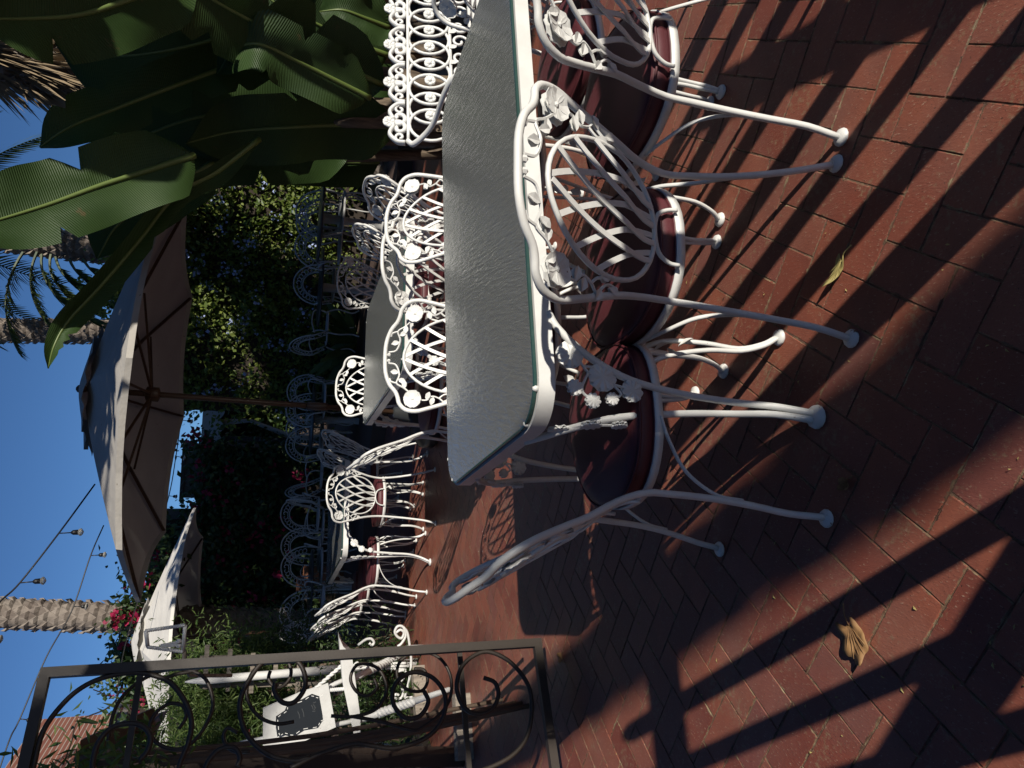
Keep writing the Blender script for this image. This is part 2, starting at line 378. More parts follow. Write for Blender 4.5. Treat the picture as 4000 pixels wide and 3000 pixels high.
# ================================================================ GROUND
g = MB(); S_ = 150
g.add([(-S_, -S_, -.0016), (S_, -S_, -.0016), (S_, S_, -.0016), (-S_, S_, -.0016)], [(0, 1, 2, 3)])
ground = struct(g.build('ground', M_mortar, smooth=False))
patio = bpy.data.objects.new('brick_patio', None); col.objects.link(patio); struct(patio)
BA = Vector((math.cos(R(65)), math.sin(R(65)), 0)); BB = Vector((-BA.y, BA.x, 0))
UNIT = .101
def brick_verts(l, w, bev=.0022, rnd=random):
    hx, hy, b = l/2, w/2, bev
    j = lambda: rnd.uniform(-.0013, .0013)
    vs_ = []
    for z, k in ((0, b), (-b*.9, 0), (-.03, 0)):
        for x, y in ((-1, -1), (1, -1), (1, 1), (-1, 1)):
            vs_.append(Vector((x*(hx-k)+j(), y*(hy-k)+j(), z)))
    fs = [(0, 1, 2, 3)]
    for i in (0, 4):
        for k in range(4): fs.append((i+k, i+4+k, i+4+(k+1) % 4, i+(k+1) % 4))
    return vs_, fs
bricks = []
rr = random.Random(3)
for i in range(-190, 190):
    for j in range(-190, 190):
        d = (i-j) % 4
        if d == 0: c = (i+1, j+.5); rot = 0
        elif d == 3: c = (i+.5, j+1); rot = 1
        else: continue
        p = BA*(c[0]*UNIT) + BB*(c[1]*UNIT) + Vector((.05, .03, 0))
        if p.y < -1.2 or p.y > 13.2 or abs(p.x) > 1.9+.72*max(p.y, 0): continue
        q = p - CP; dep = q.dot(Fw)
        vis = False; area = 0
        if dep > .2:
            px = 2000-F_PX*q.dot(Up)/dep; py = 1500-F_PX*q.dot(Rt)/dep
            vis = -90 < px < 4090 and -90 < py < 3090
            area = 1/dep**3 if vis else 0
        bricks.append((area, p, rot))
bricks.sort(key=lambda t: -t[0])
protos = []
for k in range(6):
    b = MB(); b.add(*brick_verts(UNIT*2-.0024, UNIT-.0024, rnd=rr)); me_o = b.build('brick', M_brick, patio, smooth=False)
    ul = me_o.data.uv_layers.new(name='UVMap')
    for lp in me_o.data.loops: ul.data[lp.index].uv = me_o.data.vertices[lp.vertex_index].co.xy
    protos.append(me_o.data); bpy.data.objects.remove(me_o)
B0 = R(65)
for a_, p, rot in bricks[:300]:
    o = bpy.data.objects.new('brick', rr.choice(protos)); col.objects.link(o); o.parent = patio
    o.location = (p.x, p.y, rr.uniform(-.0004, .0010))
    o.rotation_euler = (rr.gauss(0, .004), rr.gauss(0, .004), B0 + rot*math.pi/2 + rr.choice((0, math.pi)) + rr.gauss(0, .006))
V_, F_, UV_ = [], [], []
for a_, p, rot in bricks[300:]:
    far_ = p.y > 2.6; vs_, fs = brick_verts(UNIT*2-(.0012 if far_ else .0022), UNIT-(.0012 if far_ else .0022), .0006 if far_ else .0018, rnd=rr)
    Rm = Matrix.Rotation(B0 + rot*math.pi/2 + rr.gauss(0, .006), 3, 'Z') @ Matrix.Rotation(rr.gauss(0, .0008 if far_ else .003), 3, 'X')
    b0 = len(V_); off = Vector((p.x, p.y, rr.uniform(-.0002, .0003) if far_ else rr.uniform(-.0003, .0008)))
    UV_ += [(q.x, q.y) for q in vs_]; V_ += [tuple(Rm @ q + off) for q in vs_]; F_ += [tuple(i+b0 for i in q) for q in fs]
o = np_mesh('bricks', V_, F_, M_brick, patio); stuff(o)
_ul = o.data.uv_layers.new(name='UVMap'); _vi = np.empty(len(o.data.loops), np.int32); o.data.loops.foreach_get('vertex_index', _vi)
_ul.data.foreach_set('uv', np.asarray(UV_, np.float32)[_vi].ravel())

# raised shady terrace far behind
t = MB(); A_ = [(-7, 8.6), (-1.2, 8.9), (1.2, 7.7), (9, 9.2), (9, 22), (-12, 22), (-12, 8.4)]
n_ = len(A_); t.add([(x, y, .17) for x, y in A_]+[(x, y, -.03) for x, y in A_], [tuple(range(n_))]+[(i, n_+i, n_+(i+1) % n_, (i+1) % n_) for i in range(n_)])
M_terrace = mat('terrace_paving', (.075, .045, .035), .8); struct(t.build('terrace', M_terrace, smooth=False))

# ================================================================ LATTICE CHAIR
def prof_x(z):
    T = [(0, 0), (.09, .014), (.2, .042), (.3, .06), (.38, .068), (.46, .072), (.53, .058), (.61, .026), (.71, -.02), (.8, -.066), (.886, -.098)]
    for (z0, x0), (z1, x1) in zip(T, T[1:]):
        if z <= z1: return x0+(x1-x0)*(z-z0)/(z1-z0)
    return T[-1][1]
def BP(y, z, off=0):
    k = min(1, max(0, (z-.46)/.14)); return Vector((prof_x(z)+off-.042*k*max(0, 1-(y/.222)**2), y, z))
def make_chair(label, group):
    t = thing('patio_chair', label, 'chair', group=group)
    half = [(.222, 0.008), (.2, .09), (.184, .18), (.170, .28), (.160, .38), (.156, .45), (.162, .53), (.178, .61), (.198, .68), (.214, .735), (.223, .775), (.215, .812), (.19, .833), (.165, .838), (.14, .847), (.11, .868), (.06, .883), (0, .886)]
    pts = [BP(w, z) for w, z in half] + [BP(-w, z) for w, z in half[-2::-1]]
    b = MB(); b.tube(crv(pts, 3), .0086, 8); b.build('back_frame', M_white, t)
    oc, orz, ory = .652, .165, .148
    def oval(a):
        z = oc+orz*math.sin(a); y = ory*math.cos(a)*(1-.10*math.sin(a)); return y, z
    b = MB(); b.tube([BP(*oval(2*math.pi*k/40)) for k in range(41)], .006, 6, cap=False); b.build('oval_ring', M_white, t)
    b = MB()
    def inside(y, z): 
        s_ = (z-oc)/orz
        if abs(s_) >= 1: return False
        return abs(y) <= ory*math.sqrt(1-s_*s_)*(1-.10*s_)+.002
    for c in (-.185, -.095, -.005, .085):
        for sg in (1, -1):
            run = []
            for k in range(41):
                u = k/40; z = oc-orz+2*orz*u
                y = sg*(c*(.45+.55*u) + .17*u**1.7 + .012)
                if inside(y, z): run.append(BP(y, z, .004*sg))
            if len(run) > 4: b.strip(run[::2]+[run[-1]], .0125, .004, (1, 0, .35))
    b.build('lattice', M_white, t, smooth=False)
    b = MB(); b.tube(crv([BP(.068, .418), BP(.064, .445), BP(.045, .474), BP(0, .486), BP(-.045, .474), BP(-.064, .445), BP(-.068, .418)], 4), .0055, 6); b.build('arch', M_white, t)
    # vine with blossoms between oval and frame
    b = MB(); X = Vector((0, 1, 0)); Yv = Vector((-.45, 0, .89))
    for s_ in (1, -1):
        v1 = crv([BP(.0*s_+.022*s_, .873), BP(.03*s_, .845), BP(.07*s_, .832), BP(.105*s_, .842), BP(.125*s_, .815), BP(.15*s_, .79)], 5)
        v2 = crv([BP(.175*s_, .768), BP(.178*s_, .735), BP(.163*s_, .715), BP(.172*s_, .69), BP(.186*s_, .672), BP(.165*s_, .645), BP(.168*s_, .618), BP(.18*s_, .607)], 5)
        v3 = crv([BP(.172*s_, .69), BP(.158*s_, .672), BP(.155*s_, .65)], 4)
        v4 = crv([BP(.105*s_, .842), BP(.098*s_, .862), BP(.085*s_, .868)], 4)
        for v in (v1, v2, v3, v4): b.tube(v, .0036, 5)
        for (y, z, dy, dz) in ((.062, .834, -.2, 1), (.088, .836, .5, -1), (.128, .812, -1, .1), (.148, .79, .7, 1), (.178, .735, -1, -.3), (.165, .71, 1, .25), (.17, .64, .3, -1), (.156, .668, -.2, -1), (.178, .66, .6, .4)):
            b.leaf(BP(y*s_, z, .003), (-dz*.45, dy*s_, dz), (1, 0, .45), .034, .021)
            b.leaf(BP(y*s_, z, -.003), (-dz*.45, dy*s_, dz), (-1, 0, -.45), .034, .021)
        for k, off in ((1, .006), (-1, -.006)):
            b.flower(BP(.172*s_, .785, off), X*k, Yv, .034, 5, .36)
        b.lathe(BP(.012*s_, .872), [(.0, -.008), (.007, -.004), (.007, .004), (0, .008)], 6)
    b.build('blossom_vine', M_white, t, smooth=False)
    # seat
    def seat(a, k=1.0):
        c, s_ = math.cos(a), math.sin(a)
        x = .285 + .21*k*math.copysign(abs(c)**.8, c); w = .185+.03*(c)
        return x, k*(w+.018)*math.copysign(abs(s_)**.8, s_)
    b = MB(); rp = []
    for k in range(41):
        x, y = seat(2*math.pi*k/40); rp.append(Vector((x, y, .408)))
    b.strip(rp, .022, .005, [Vector((p.x-.285, p.y, 0)) for p in rp]); b.build('seat_frame', M_white, t)
    nA = 40; prof = [(0.05, .405), (.9, .405), (.985, .42), (1.0, .437), (.985, .456), (.93, .466), (.8, .469), (.5, .471), (.2, .470), (0.0, .470)]
    b = MB(); vs_ = []
    for kk, z in prof:
        for k in range(nA):
            x, y = seat(2*math.pi*k/nA, max(kk, .001)*.985); vs_.append((x, y, z))
    b.add(vs_, [(i*nA+k, i*nA+(k+1) % nA, (i+1)*nA+(k+1) % nA, (i+1)*nA+k) for i in range(len(prof)-1) for k in range(nA)])
    cu = b.build('seat_cushion', M_vinyl, t)
    for z, k_ in ((.457, .99), (.418, .985)):
        b = MB(); b.tube([Vector((*seat(2*math.pi*k/40, k_*.992), z)) for k in range(41)], .0038, 5, cap=False); b.build('piping', M_vinyl, cu)
    # front legs, twin rods with leaf ornament
    for s_ in (1, -1):
        b = MB()
        r1 = crv([(.455, .115*s_, .405), (.478, .15*s_, .33), (.472, .172*s_, .22), (.462, .178*s_, .12), (.475, .19*s_, .05), (.492, .205*s_, .012)], 4)
        r2 = crv([(.40, .17*s_, .405), (.425, .182*s_, .33), (.446, .184*s_, .22), (.452, .184*s_, .12), (.468, .197*s_, .05), (.488, .209*s_, .012)], 4)
        b.tube(r1, .0068, 6); b.tube(r2, .0068, 6)
        for (z, k) in ((.37, 1), (.33, -1), (.30, 1)):
            b.leaf((.437+(.41-z)*.2, .152*s_+(.41-z)*.15*s_, z), (.3*k, .4*s_*k, -.7), (.8, .5*s_, .1), .045, .03)
        b.build('front_leg', M_white, t)
        b = MB(); b.lathe((.492, .207*s_, 0), [(.021, 0), (.0235, .003), (.021, .009), (.008, .013)], 12); b.build('foot', M_white, t)
        b = MB(); b.lathe((-.002, .223*s_, 0), [(.020, 0), (.0232, .003), (.021, .008), (.009, .012)], 12); b.build('foot', M_white, t)
        b = MB(); b.tube(crv([BP(.18*s_, .2, .008), BP(.172*s_, .27, .012), (.12, .172*s_, .34), (.19, .19*s_, .385), (.25, .2*s_, .405)], 5), .0058, 6, flat=.7); b.build('brace', M_white, t)
    return t

# ================================================================ DINING TABLE
TL, TW, TH, TR_ = 1.54, .84, .73, .11
def rrect(l, w, r, n=13):
    P = []
    for cx, cy, a0 in ((l/2-r, w/2-r, 0), (-l/2+r, w/2-r, 90), (-l/2+r, -w/2+r, 180), (l/2-r, -w/2+r, 270)):
        for k in range(n): a = R(a0+90*k/(n-1)); P.append(Vector((cx+r*math.cos(a), cy+r*math.sin(a), 0)))
    return P
def make_table(label, group):
    t = thing('patio_table', label, 'table', group=group)
    P = rrect(TL-.012, TW-.012, TR_); n = len(P)
    P2 = rrect(TL-.022, TW-.022, TR_-.005)
    b = MB(); b.add([p+Vector((0, 0, TH-.001)) for p in P2]+[p+Vector((0, 0, TH-.009)) for p in P2], [tuple(range(n)), tuple(range(2*n-1, n-1, -1))])
    gt = b.build('glass_top', M_glass, t, smooth=False)
    b = MB(); b.add([p+Vector((0, 0, TH-.002)) for p in P]+[p+Vector((0, 0, TH-.009)) for p in P]+[p+Vector((0, 0, TH-.001)) for p in P2], [(i, n+i, n+(i+1) % n, (i+1) % n) for i in range(n)]+[(i, (i+1) % n, 2*n+(i+1) % n, 2*n+i) for i in range(n)])
    b.build('glass_edge', M_edge, gt, smooth=False)
    Q = rrect(TL, TW, TR_); Qi = rrect(TL-.05, TW-.05, TR_-.02)
    b = MB(); z0, z1 = TH-.012, TH-.052
    b.add([p+Vector((0, 0, z0)) for p in Q]+[p+Vector((0, 0, z1)) for p in Q]+[p+Vector((0, 0, z1)) for p in [q*.994 for q in Q]]+[p+Vector((0, 0, z0-.004)) for p in [q*.994 for q in Q]],
          [(i, n+i, n+(i+1) % n, (i+1) % n) for i in range(n)]+[(n+i, 2*n+i, 2*n+(i+1) % n, n+(i+1) % n) for i in range(n)]+[(2*n+i, 3*n+i, 3*n+(i+1) % n, 2*n+(i+1) % n) for i in range(n)])
    b.add([p+Vector((0, 0, z0)) for p in Q]+[p+Vector((0, 0, z0)) for p in Qi]+[p+Vector((0, 0, z0-.005)) for p in Q]+[p+Vector((0, 0, z0-.005)) for p in Qi],
          [(i, (i+1) % n, n+(i+1) % n, n+i) for i in range(n)]+[(2*n+i, 3*n+i, 3*n+(i+1) % n, 2*n+(i+1) % n) for i in range(n)]+[(n+i, n+(i+1) % n, 3*n+(i+1) % n, 3*n+i) for i in range(n)])
    autosmooth(b.build('apron', M_white, t), 35)
    for i in range(0, n, 7):
        b = MB(); b.lathe(Q[i]*.985+Vector((0, 0, z0)), [(.007, 0), (.008, .006), (.004, .012)], 8); b.build('glass_stop', M_white, t)
    for sx in (1, -1):
        for sy in (1, -1):
            hx, hy = TL/2, TW/2
            b = MB()
            rl = crv([(sx*(hx-.27), sy*(hy-.004), z1+.006), (sx*(hx-.225), sy*(hy-.004), z1-.02), (sx*(hx-.165), sy*(hy-.008), .585), (sx*(hx-.115), sy*(hy-.012), .48), (sx*(hx-.088), sy*(hy-.012), .34), (sx*(hx-.074), sy*(hy-.010), .19), (sx*(hx-.062), sy*(hy+.012), .09), (sx*(hx-.035), sy*(hy+.055), .012)], 5)
            rs = crv([(sx*(hx-.004), sy*(hy-.20), z1+.006), (sx*(hx-.004), sy*(hy-.15), z1-.02), (sx*(hx-.012), sy*(hy-.085), .6), (sx*(hx-.03), sy*(hy-.045), .5), (sx*(hx-.042), sy*(hy-.028), .34), (sx*(hx-.046), sy*(hy-.018), .19), (sx*(hx-.042), sy*(hy+.008), .09), (sx*(hx-.018), sy*(hy+.05), .012)], 5)
            b.tube(rl, .0094, 8); b.tube(rs, .0094, 8)
            b.build('leg', M_white, t)
            b = MB(); b.lathe((sx*(hx-.026), sy*(hy+.054), 0), [(.027, 0), (.031, .004), (.028, .012), (.012, .018)], 14); b.build('foot', M_white, t)
            b = MB()
            for (u, z, r_) in ((.165, .635, .034), (.085, .628, .02), (.115, .555, .036), (.055, .585, .019), (.085, .48, .028), (.062, .535, .016)):
                c = Vector((sx*(hx-u), sy*(hy-.008), z))
                for k in (1, -1): b.flower(c+Vector((0, k*sy*.004, 0)), (k*sy*1.0, 0, 0), (0, 0, 1), r_, 9, .3)
            for (u, z, r_) in ((.11, .63, .03), (.06, .57, .026), (.05, .5, .02)):
                c2 = Vector((sx*(hx-.012), sy*(hy-u), z))
                for k in (1, -1): b.flower(c2+Vector((k*sx*.004, 0, 0)), (0, -k*sx*1.0, 0), (0, 0, 1), r_, 9, .3)
            for W_ in ([(.18, .625), (.125, .59), (.1, .53), (.085, .46)], [(.125, .59), (.08, .61), (.055, .585)], [(.1, .53), (.075, .51), (.062, .535)], [(.14, .6), (.14, .57), (.155, .555), (.162, .575)]):
                b.tube(crv([(sx*(hx-u), sy*(hy-.008), z) for u, z in W_], 5), .0034, 5)
            b.tube(crv([(sx*(hx-.012), sy*(hy-u), z) for u, z in ((.12, .64), (.07, .59), (.05, .5))], 5), .0034, 5)
            b.build('daisy_spray', M_white, t, smooth=False)
    return t

AZT = R(20.3)
ex = Vector((math.cos(AZT), math.sin(AZT), 0)); ey = Vector((-ex.y, ex.x, 0))
T1c = Vector((.501, 2.087, 0))
G_t, G_c = 'glass topped patio tables', 'white lattice back patio chairs'
tab = make_table('nearest white iron patio table with long rippled glass top', G_t)
tab.location = T1c; tab.rotation_euler = (0, 0, AZT)
T2c, T2a = Vector((.24, 4.14, 0)), R(105)
T3c, T3a = Vector((-1.41, 6.5, 0)), R(115)
tab2 = copy_tree(tab, T2c, T2a, 'second glass topped patio table, just behind the nearest, beside the brown umbrella pole', G_t)
tab3 = copy_tree(tab, T3c, T3a, 'far left glass patio table, half in sun, ringed by white chairs', G_t)

ch0 = make_chair('x', G_c)
def chair(x, y, az, label, first=[True]):
    """x,y = middle of rear feet, az = facing"""
    if first[0]:
        first[0] = False; ch0.location = (x, y, 0); ch0.rotation_euler = (0, 0, R(az)); ch0['label'] = label; return ch0
    return copy_tree(ch0, (x, y, 0), R(az), label, G_c)
def along(T, a, u, v): 
    e = Vector((math.cos(a), math.sin(a), 0)); f = Vector((-e.y, e.x, 0)); return T + e*u + f*v
chair(.378, 1.335, 101, 'nearest white lattice chair, seen from behind, at the middle of the nearest table')
chair(.875, 1.42, 104, 'white lattice chair seen from behind, cut off by the picture edge at the nearest table')
chair(-.361, 1.537, 23.3, 'shaded white lattice chair seen side on at the left end of the nearest table')
chair(.10, 2.62, -78, 'sunlit white lattice chair on the far side of the nearest table, left of two')
chair(.70, 2.86, -66, 'sunlit white lattice chair on the far side of the nearest table, right of two')
_F = PZ(968, 14, .785); _az = R(203); _l = BP(-.172, .785); chair(_F.x-(_l.x*math.cos(_az)-_l.y*math.sin(_az)), _F.y-(_l.x*math.sin(_az)+_l.y*math.cos(_az)), 203, 'shaded chair back rim before the ornate cast bench, right end of nearest table')
# second table
p = along(T2c, T2a, -.98, 0); chair(p.x, p.y, 105, 'white lattice chair seen from behind between the nearest and second tables')
p = along(T2c, T2a, .0, .66); chair(p.x, p.y, 12, 'white lattice chair seen edge on left of the second table by the umbrella pole')
p = along(T2c, T2a, 1.0, .06); chair(p.x, p.y, -75, 'white lattice chair facing the viewer at the far end of the second table')
p = along(T2c, T2a, -.28, -.68); chair(p.x, p.y, 196, 'white lattice chair turned sideways right of the second table, nearer of two')
p = along(T2c, T2a, .3, -.68); chair(p.x, p.y, 190, 'white lattice chair turned sideways right of the second table, farther of two')
# third table
p = along(T3c, T3a, -1.0, -.02); chair(p.x, p.y, 110, 'sunlit white lattice chair seen from behind at the near end of the far left table')
p = along(T3c, T3a, -.35, .68); chair(p.x, p.y, 22, 'side on white lattice chair left of the far left table, nearest of three')
p = along(T3c, T3a, .18, .74); chair(p.x, p.y, 26, 'side on white lattice chair left of the far left table, middle of three')
p = along(T3c, T3a, .66, .8); chair(p.x, p.y, 30, 'side on white lattice chair left of the far left table, farthest of three')
p = along(T3c, T3a, -.3, -.66); chair(p.x, p.y, 205, 'white lattice chair right of the far left table, nearer of two')
p = along(T3c, T3a, .3, -.68); chair(p.x, p.y, 205, 'white lattice chair right of the far left table, farther of two')
chair(.75, 6.0, 100, 'shaded white lattice chair standing behind the second table under the umbrella')

# ================================================================ PICKET FENCE BEHIND THE VIEWER (its stripes fall across the bricks)
sv = Vector((math.cos(SUN_AZ), math.sin(SUN_AZ), 0)); nv = Vector((sv.y, -sv.x, 0)); COT = 1/math.tan(SUN_EL)
ef = Vector((math.cos(R(20)), math.sin(R(20)), 0)); es, en = ef.dot(sv), ef.dot(nv)
RAILZ = 1.25
al0 = 2.067-COT*RAILZ
def fence_pt(perp, z):
    u = (perp-.565)/en
    return nv*.565 + sv*al0 + ef*u + Vector((0, 0, z))
fe = thing('picket_fence', 'white wooden picket fence behind the viewer with diagonal braces', 'fence')
FR = Matrix((ef, Vector((-ef.y, ef.x, 0)), Vector((0, 0, 1)))).transposed()
for a, b_ in ((.08, .14), (.237, .291), (.397, .458), (.905, 1.023), (1.114, 1.18), (1.29, 1.35), (1.47, 1.535), (1.655, 1.72), (1.83, 1.9), (2.0, 2.07), (2.17, 2.24), (-.09, -.03), (-.26, -.2), (-.43, -.37)):
    w = (b_-a)/en; c = fence_pt((a+b_)/2, 0); top = 1.47 + .03*math.sin(a*9)
    b = MB(); out_ = [(-w/2, .02), (w/2, .02), (w/2, top-.05)] + [(w/2*math.cos(k*math.pi/8), top-.05+.05*math.sin(k*math.pi/8)) for k in range(1, 8)] + [(-w/2, top-.05)]
    n = len(out_); vs_ = [c+ef*x+FR.col[1]*.01+Vector((0, 0, z)) for x, z in out_]+[c+ef*x-FR.col[1]*.01+Vector((0, 0, z)) for x, z in out_]
    b.add(vs_, [tuple(range(n)), tuple(range(2*n-1, n-1, -1))]+[(i, n+i, n+(i+1) % n, (i+1) % n) for i in range(n)]); b.build('picket', M_oldwhite, fe, smooth=False)
for z, lo, hi in ((RAILZ+.052, -.6, .62), (RAILZ+.052, .86, 2.4), (.12, -.6, 2.4)):
    b = MB(); b.box((fence_pt(lo, z)+fence_pt(hi, z))/2 - FR.col[1]*.03, ((hi-lo)/en, .035, .1), FR); b.build('rail', M_oldwhite, fe, smooth=False)
for p0, z0, p1, z1, w in ((.60, .43, -.12, 1.05, .11), (.9, .22, 2.0, .97, .095)):
    A = fence_pt(p0, z0)-FR.col[1]*.07; B = fence_pt(p1, z1)-FR.col[1]*.07; d = (B-A).normalized(); nn = FR.col[1]; up_ = nn.cross(d)
    rm = Matrix((d, nn, up_)).transposed(); b = MB(); b.box((A+B)/2, ((B-A).length, .03, w), rm); b.build('brace', M_oldwhite, fe, smooth=False)

pr_ = thing('shade_roof', 'added timber roof over the viewer, out of view, cuts sky light', 'roof')  # unseen roof added to darken the near foreground
for i in range(13):
    b = MB(); b.box((-3.0, .72-i*.62, 3.05), (7.2, .6, .04)); b.build('board', M_darkwood, pr_, smooth=False)
for x in (-6.2, -2.6, .45):
    b = MB(); b.box((x, -6.6, 1.5), (.14, .14, 3.0)); b.build('post', M_darkwood, pr_, smooth=False)
    b = MB(); b.box((x, -3.0, 2.95), (.1, 7.6, .14)); b.build('joist', M_darkwood, pr_, smooth=False)
b = MB(); b.box((-6.2, .6, 1.45), (.14, .14, 2.9)); b.build('post', M_darkwood, pr_, smooth=False)

# ================================================================ PALMS
def palm_trunk(base, top, r0, r1, parent, row=.11, n=9):
    base = Vector(base); top = Vector(top); ax = top-base; Ln = ax.length; d = ax.normalized()
    X = d.orthogonal().normalized(); Y = d.cross(X); b = MB(); rows = int(Ln/row)
    b.tube([base+ax*(i/6) for i in range(7)], [r0+(r1-r0)*i/6 for i in range(7)], 14)
    rn = random.Random(int(base.x*100)+5)
    for i in range(rows):
        rad = r0+(r1-r0)*i/rows
        for k in range(n):
            a = 2*math.pi*(k+.5*(i % 2))/n + rn.uniform(-.06, .06); o = X*math.cos(a)+Y*math.sin(a); tg = d.cross(o)
            h = row*(i+rn.uniform(-.1, .1)); w = rad*math.pi/n*1.12; c = base+d*h+o*rad*.96
            pr = rad*rn.uniform(.14, .3)
            tipz = row*rn.uniform(.9, 1.3)
            V = [c-d*row*.9, c-tg*w, c+tg*w, c+d*tipz*.35-tg*w*.55+o*pr, c+d*tipz*.35+tg*w*.55+o*pr, c+d*tipz*.9+o*pr*.9, c+o*pr*.35]
            b.add(V, [(0, 6, 1), (0, 2, 6), (1, 6, 3), (6, 2, 4), (6, 4, 3), (3, 4, 5), (1, 3, 5), (2, 5, 4)])
    return b.build('trunk', M_bark, parent, smooth=False)
def frond(b, base, d, length, droop, nleaf=34, leaf=.42, flat=False, rnd=random):
    base = Vector(base); d = Vector(d).normalized(); pts = []
    p = base.copy(); v = d.copy()
    for i in range(15):
        pts.append(p.copy()); p += v*(length/14); v = (v + Vector((0, 0, -droop/14))).normalized()
    b.tube(pts, [.022*(1-i/16) for i in range(15)], 5)
    for i in range(nleaf):
        u = .16+.84*i/nleaf; k = u*13.99; j = int(k); q = pts[j].lerp(pts[min(j+1, 14)], k-j); t = (pts[min(j+1, 14)]-pts[max(j-1, 0)]).normalized()
        sd = t.cross(Vector((0, 0, 1))); sd = sd.normalized() if sd.length > .05 else Vector((1, 0, 0))
        for s_ in (1, -1):
            ld = (t*.75+sd*s_*.75+Vector((0, 0, -.25+rnd.uniform(-.2, .15)))).normalized(); ll = leaf*(1-.55*abs(u-.45)/.55)*rnd.uniform(.85, 1.1)
            nn = ld.cross(Vector((0, 0, 1))).normalized(); m1 = q+ld*ll*.5; e = q+ld*ll+Vector((0, 0, -.15*ll)); w = .013
            b.add([q-nn*w, q+nn*w, m1+nn*w*1.1, m1-nn*w*1.1, e], [(0, 1, 2, 3), (3, 2, 4)])
def palm(label, base, top, r0, r1, fronds, fl=2.4, seed=1, crown=True, group='palms'):
    base = Vector(base); t = thing('palm_tree', label, 'palm', group=group)
    palm_trunk(base, top, r0, r1, t)
    if crown:
        rn = random.Random(seed); b = MB()
        for i in range(fronds):
            a = i*2.4; el = rn.uniform(-.3, 1.1)
            frond(b, top, (math.cos(a), math.sin(a), el), fl*rn.uniform(.85, 1.1), 1.5, rnd=rn)
        b.build('crown', M_frond, t, smooth=False)
    return t
a0, a1 = PX(250, 716, 13), PX(0, 714, 13); ax = (a1-a0).normalized()
base = a0-ax*(a0.z/ax.z); palm('middle palm trunk with shaggy diamond bark rising behind the large umbrella', base, base+ax*(8.2/ax.z), .19, .17, 26, seed=3)
b0, b1 = PX(255, 1334, 10.5), PX(0, 1325, 10.5); ax = (b1-b0).normalized()
base = b0-ax*(b0.z/ax.z); palm('left palm trunk with neat diamond bark above the farther umbrella', base, base+ax*(7.6/ax.z), .18, .175, 26, seed=5)
c0, c1 = PX(260, 545, 12), PX(60, 520, 12); ax = (c1-c0).normalized()
base = c0-ax*(c0.z/ax.z); top = PX(40, 515, 12)
tp = palm('palm with low hanging fronds between the banana leaves and the hanging leaf', base, top+ax*1.0, .2, .2, 0, seed=6, crown=False)
b = MB(); rn = random.Random(11)
for (fx, fy, dx, dy, ln, dr) in ((90, 550, .3, 1, 1.5, 1.6), (120, 555, .8, 1, 1.35, 1.8), (150, 560, 1.0, .9, 1.25, 1.7), (80, 545, -.2, 1, 1.5, 1.1), (50, 545, -.5, 1, 1.7, .9), (180, 560, 1.2, .9, 1.1, 1.5), (110, 550, .1, 1.1, 1.3, 1.9)):
    p = PX(fx, fy, 11.8); q = PX(fx+dx*40, fy+dy*60, 11.6); frond(b, p, (q-p)+Vector((0, 0, .1)), ln, dr, 40, .38, rnd=rn)
for i in range(22):
    a = i*2.4; frond(b, top+ax*1.0, (math.cos(a), math.sin(a), rn.uniform(-.1, 1)), 2.3, 1.3, rnd=rn)
b.build('crown', M_frond, tp, smooth=False)
# fan palm with a shaggy skirt behind the banana leaves
d0, d1 = PX(290, 205, 9), PX(0, 120, 9); ax = (d1-d0).normalized(); base = d0-ax*(d0.z/ax.z)
fp = thing('palm_tree', 'leaning palm with shaggy dry skirt at the upper right behind banana leaves', 'palm', group='palms')
palm_trunk(base, d1+ax*1.5, .2, .24, fp)
b = MB(); rn = random.Random(4); X = ax.orthogonal().normalized(); Y = ax.cross(X)
for i in range(900):
    u = rn.random(); c = d0.lerp(d1+ax*1.2, u*1.2); a = rn.random()*6.283; o = X*math.cos(a)+Y*math.sin(a)
    st = c+o*.2; d = (-ax*rn.uniform(.5, 1)+o*rn.uniform(.1, .7)*(.4+u)).normalized(); ln = rn.uniform(.35, .8); sd = d.cross(o).normalized()*rn.uniform(.006, .02)
    b.add([st-sd, st+sd, st+d*ln*.6+sd, st+d*ln+o*.06, st+d*ln*.6-sd], [(0, 1, 2, 3, 4)])
stuff(b.build('skirt', M_dryfrond, fp, smooth=False))
b = MB()
for i in range(10):
    a = i*2.4; frond(b, d1+ax*1.5, (math.cos(a), math.sin(a), rn.uniform(0, 1)), 1.6, 1.1, rnd=rn)
b.build('crown', M_frond, fp, smooth=False)
# trunk standing behind the viewer, its long soft shadow crosses the patio
pb = nv*.705 - sv*9.0
palm('palm behind the viewer casting a soft shadow over the patio', (pb.x, pb.y, 0), (pb.x, pb.y, 8.5), .165, .15, 18, seed=9)

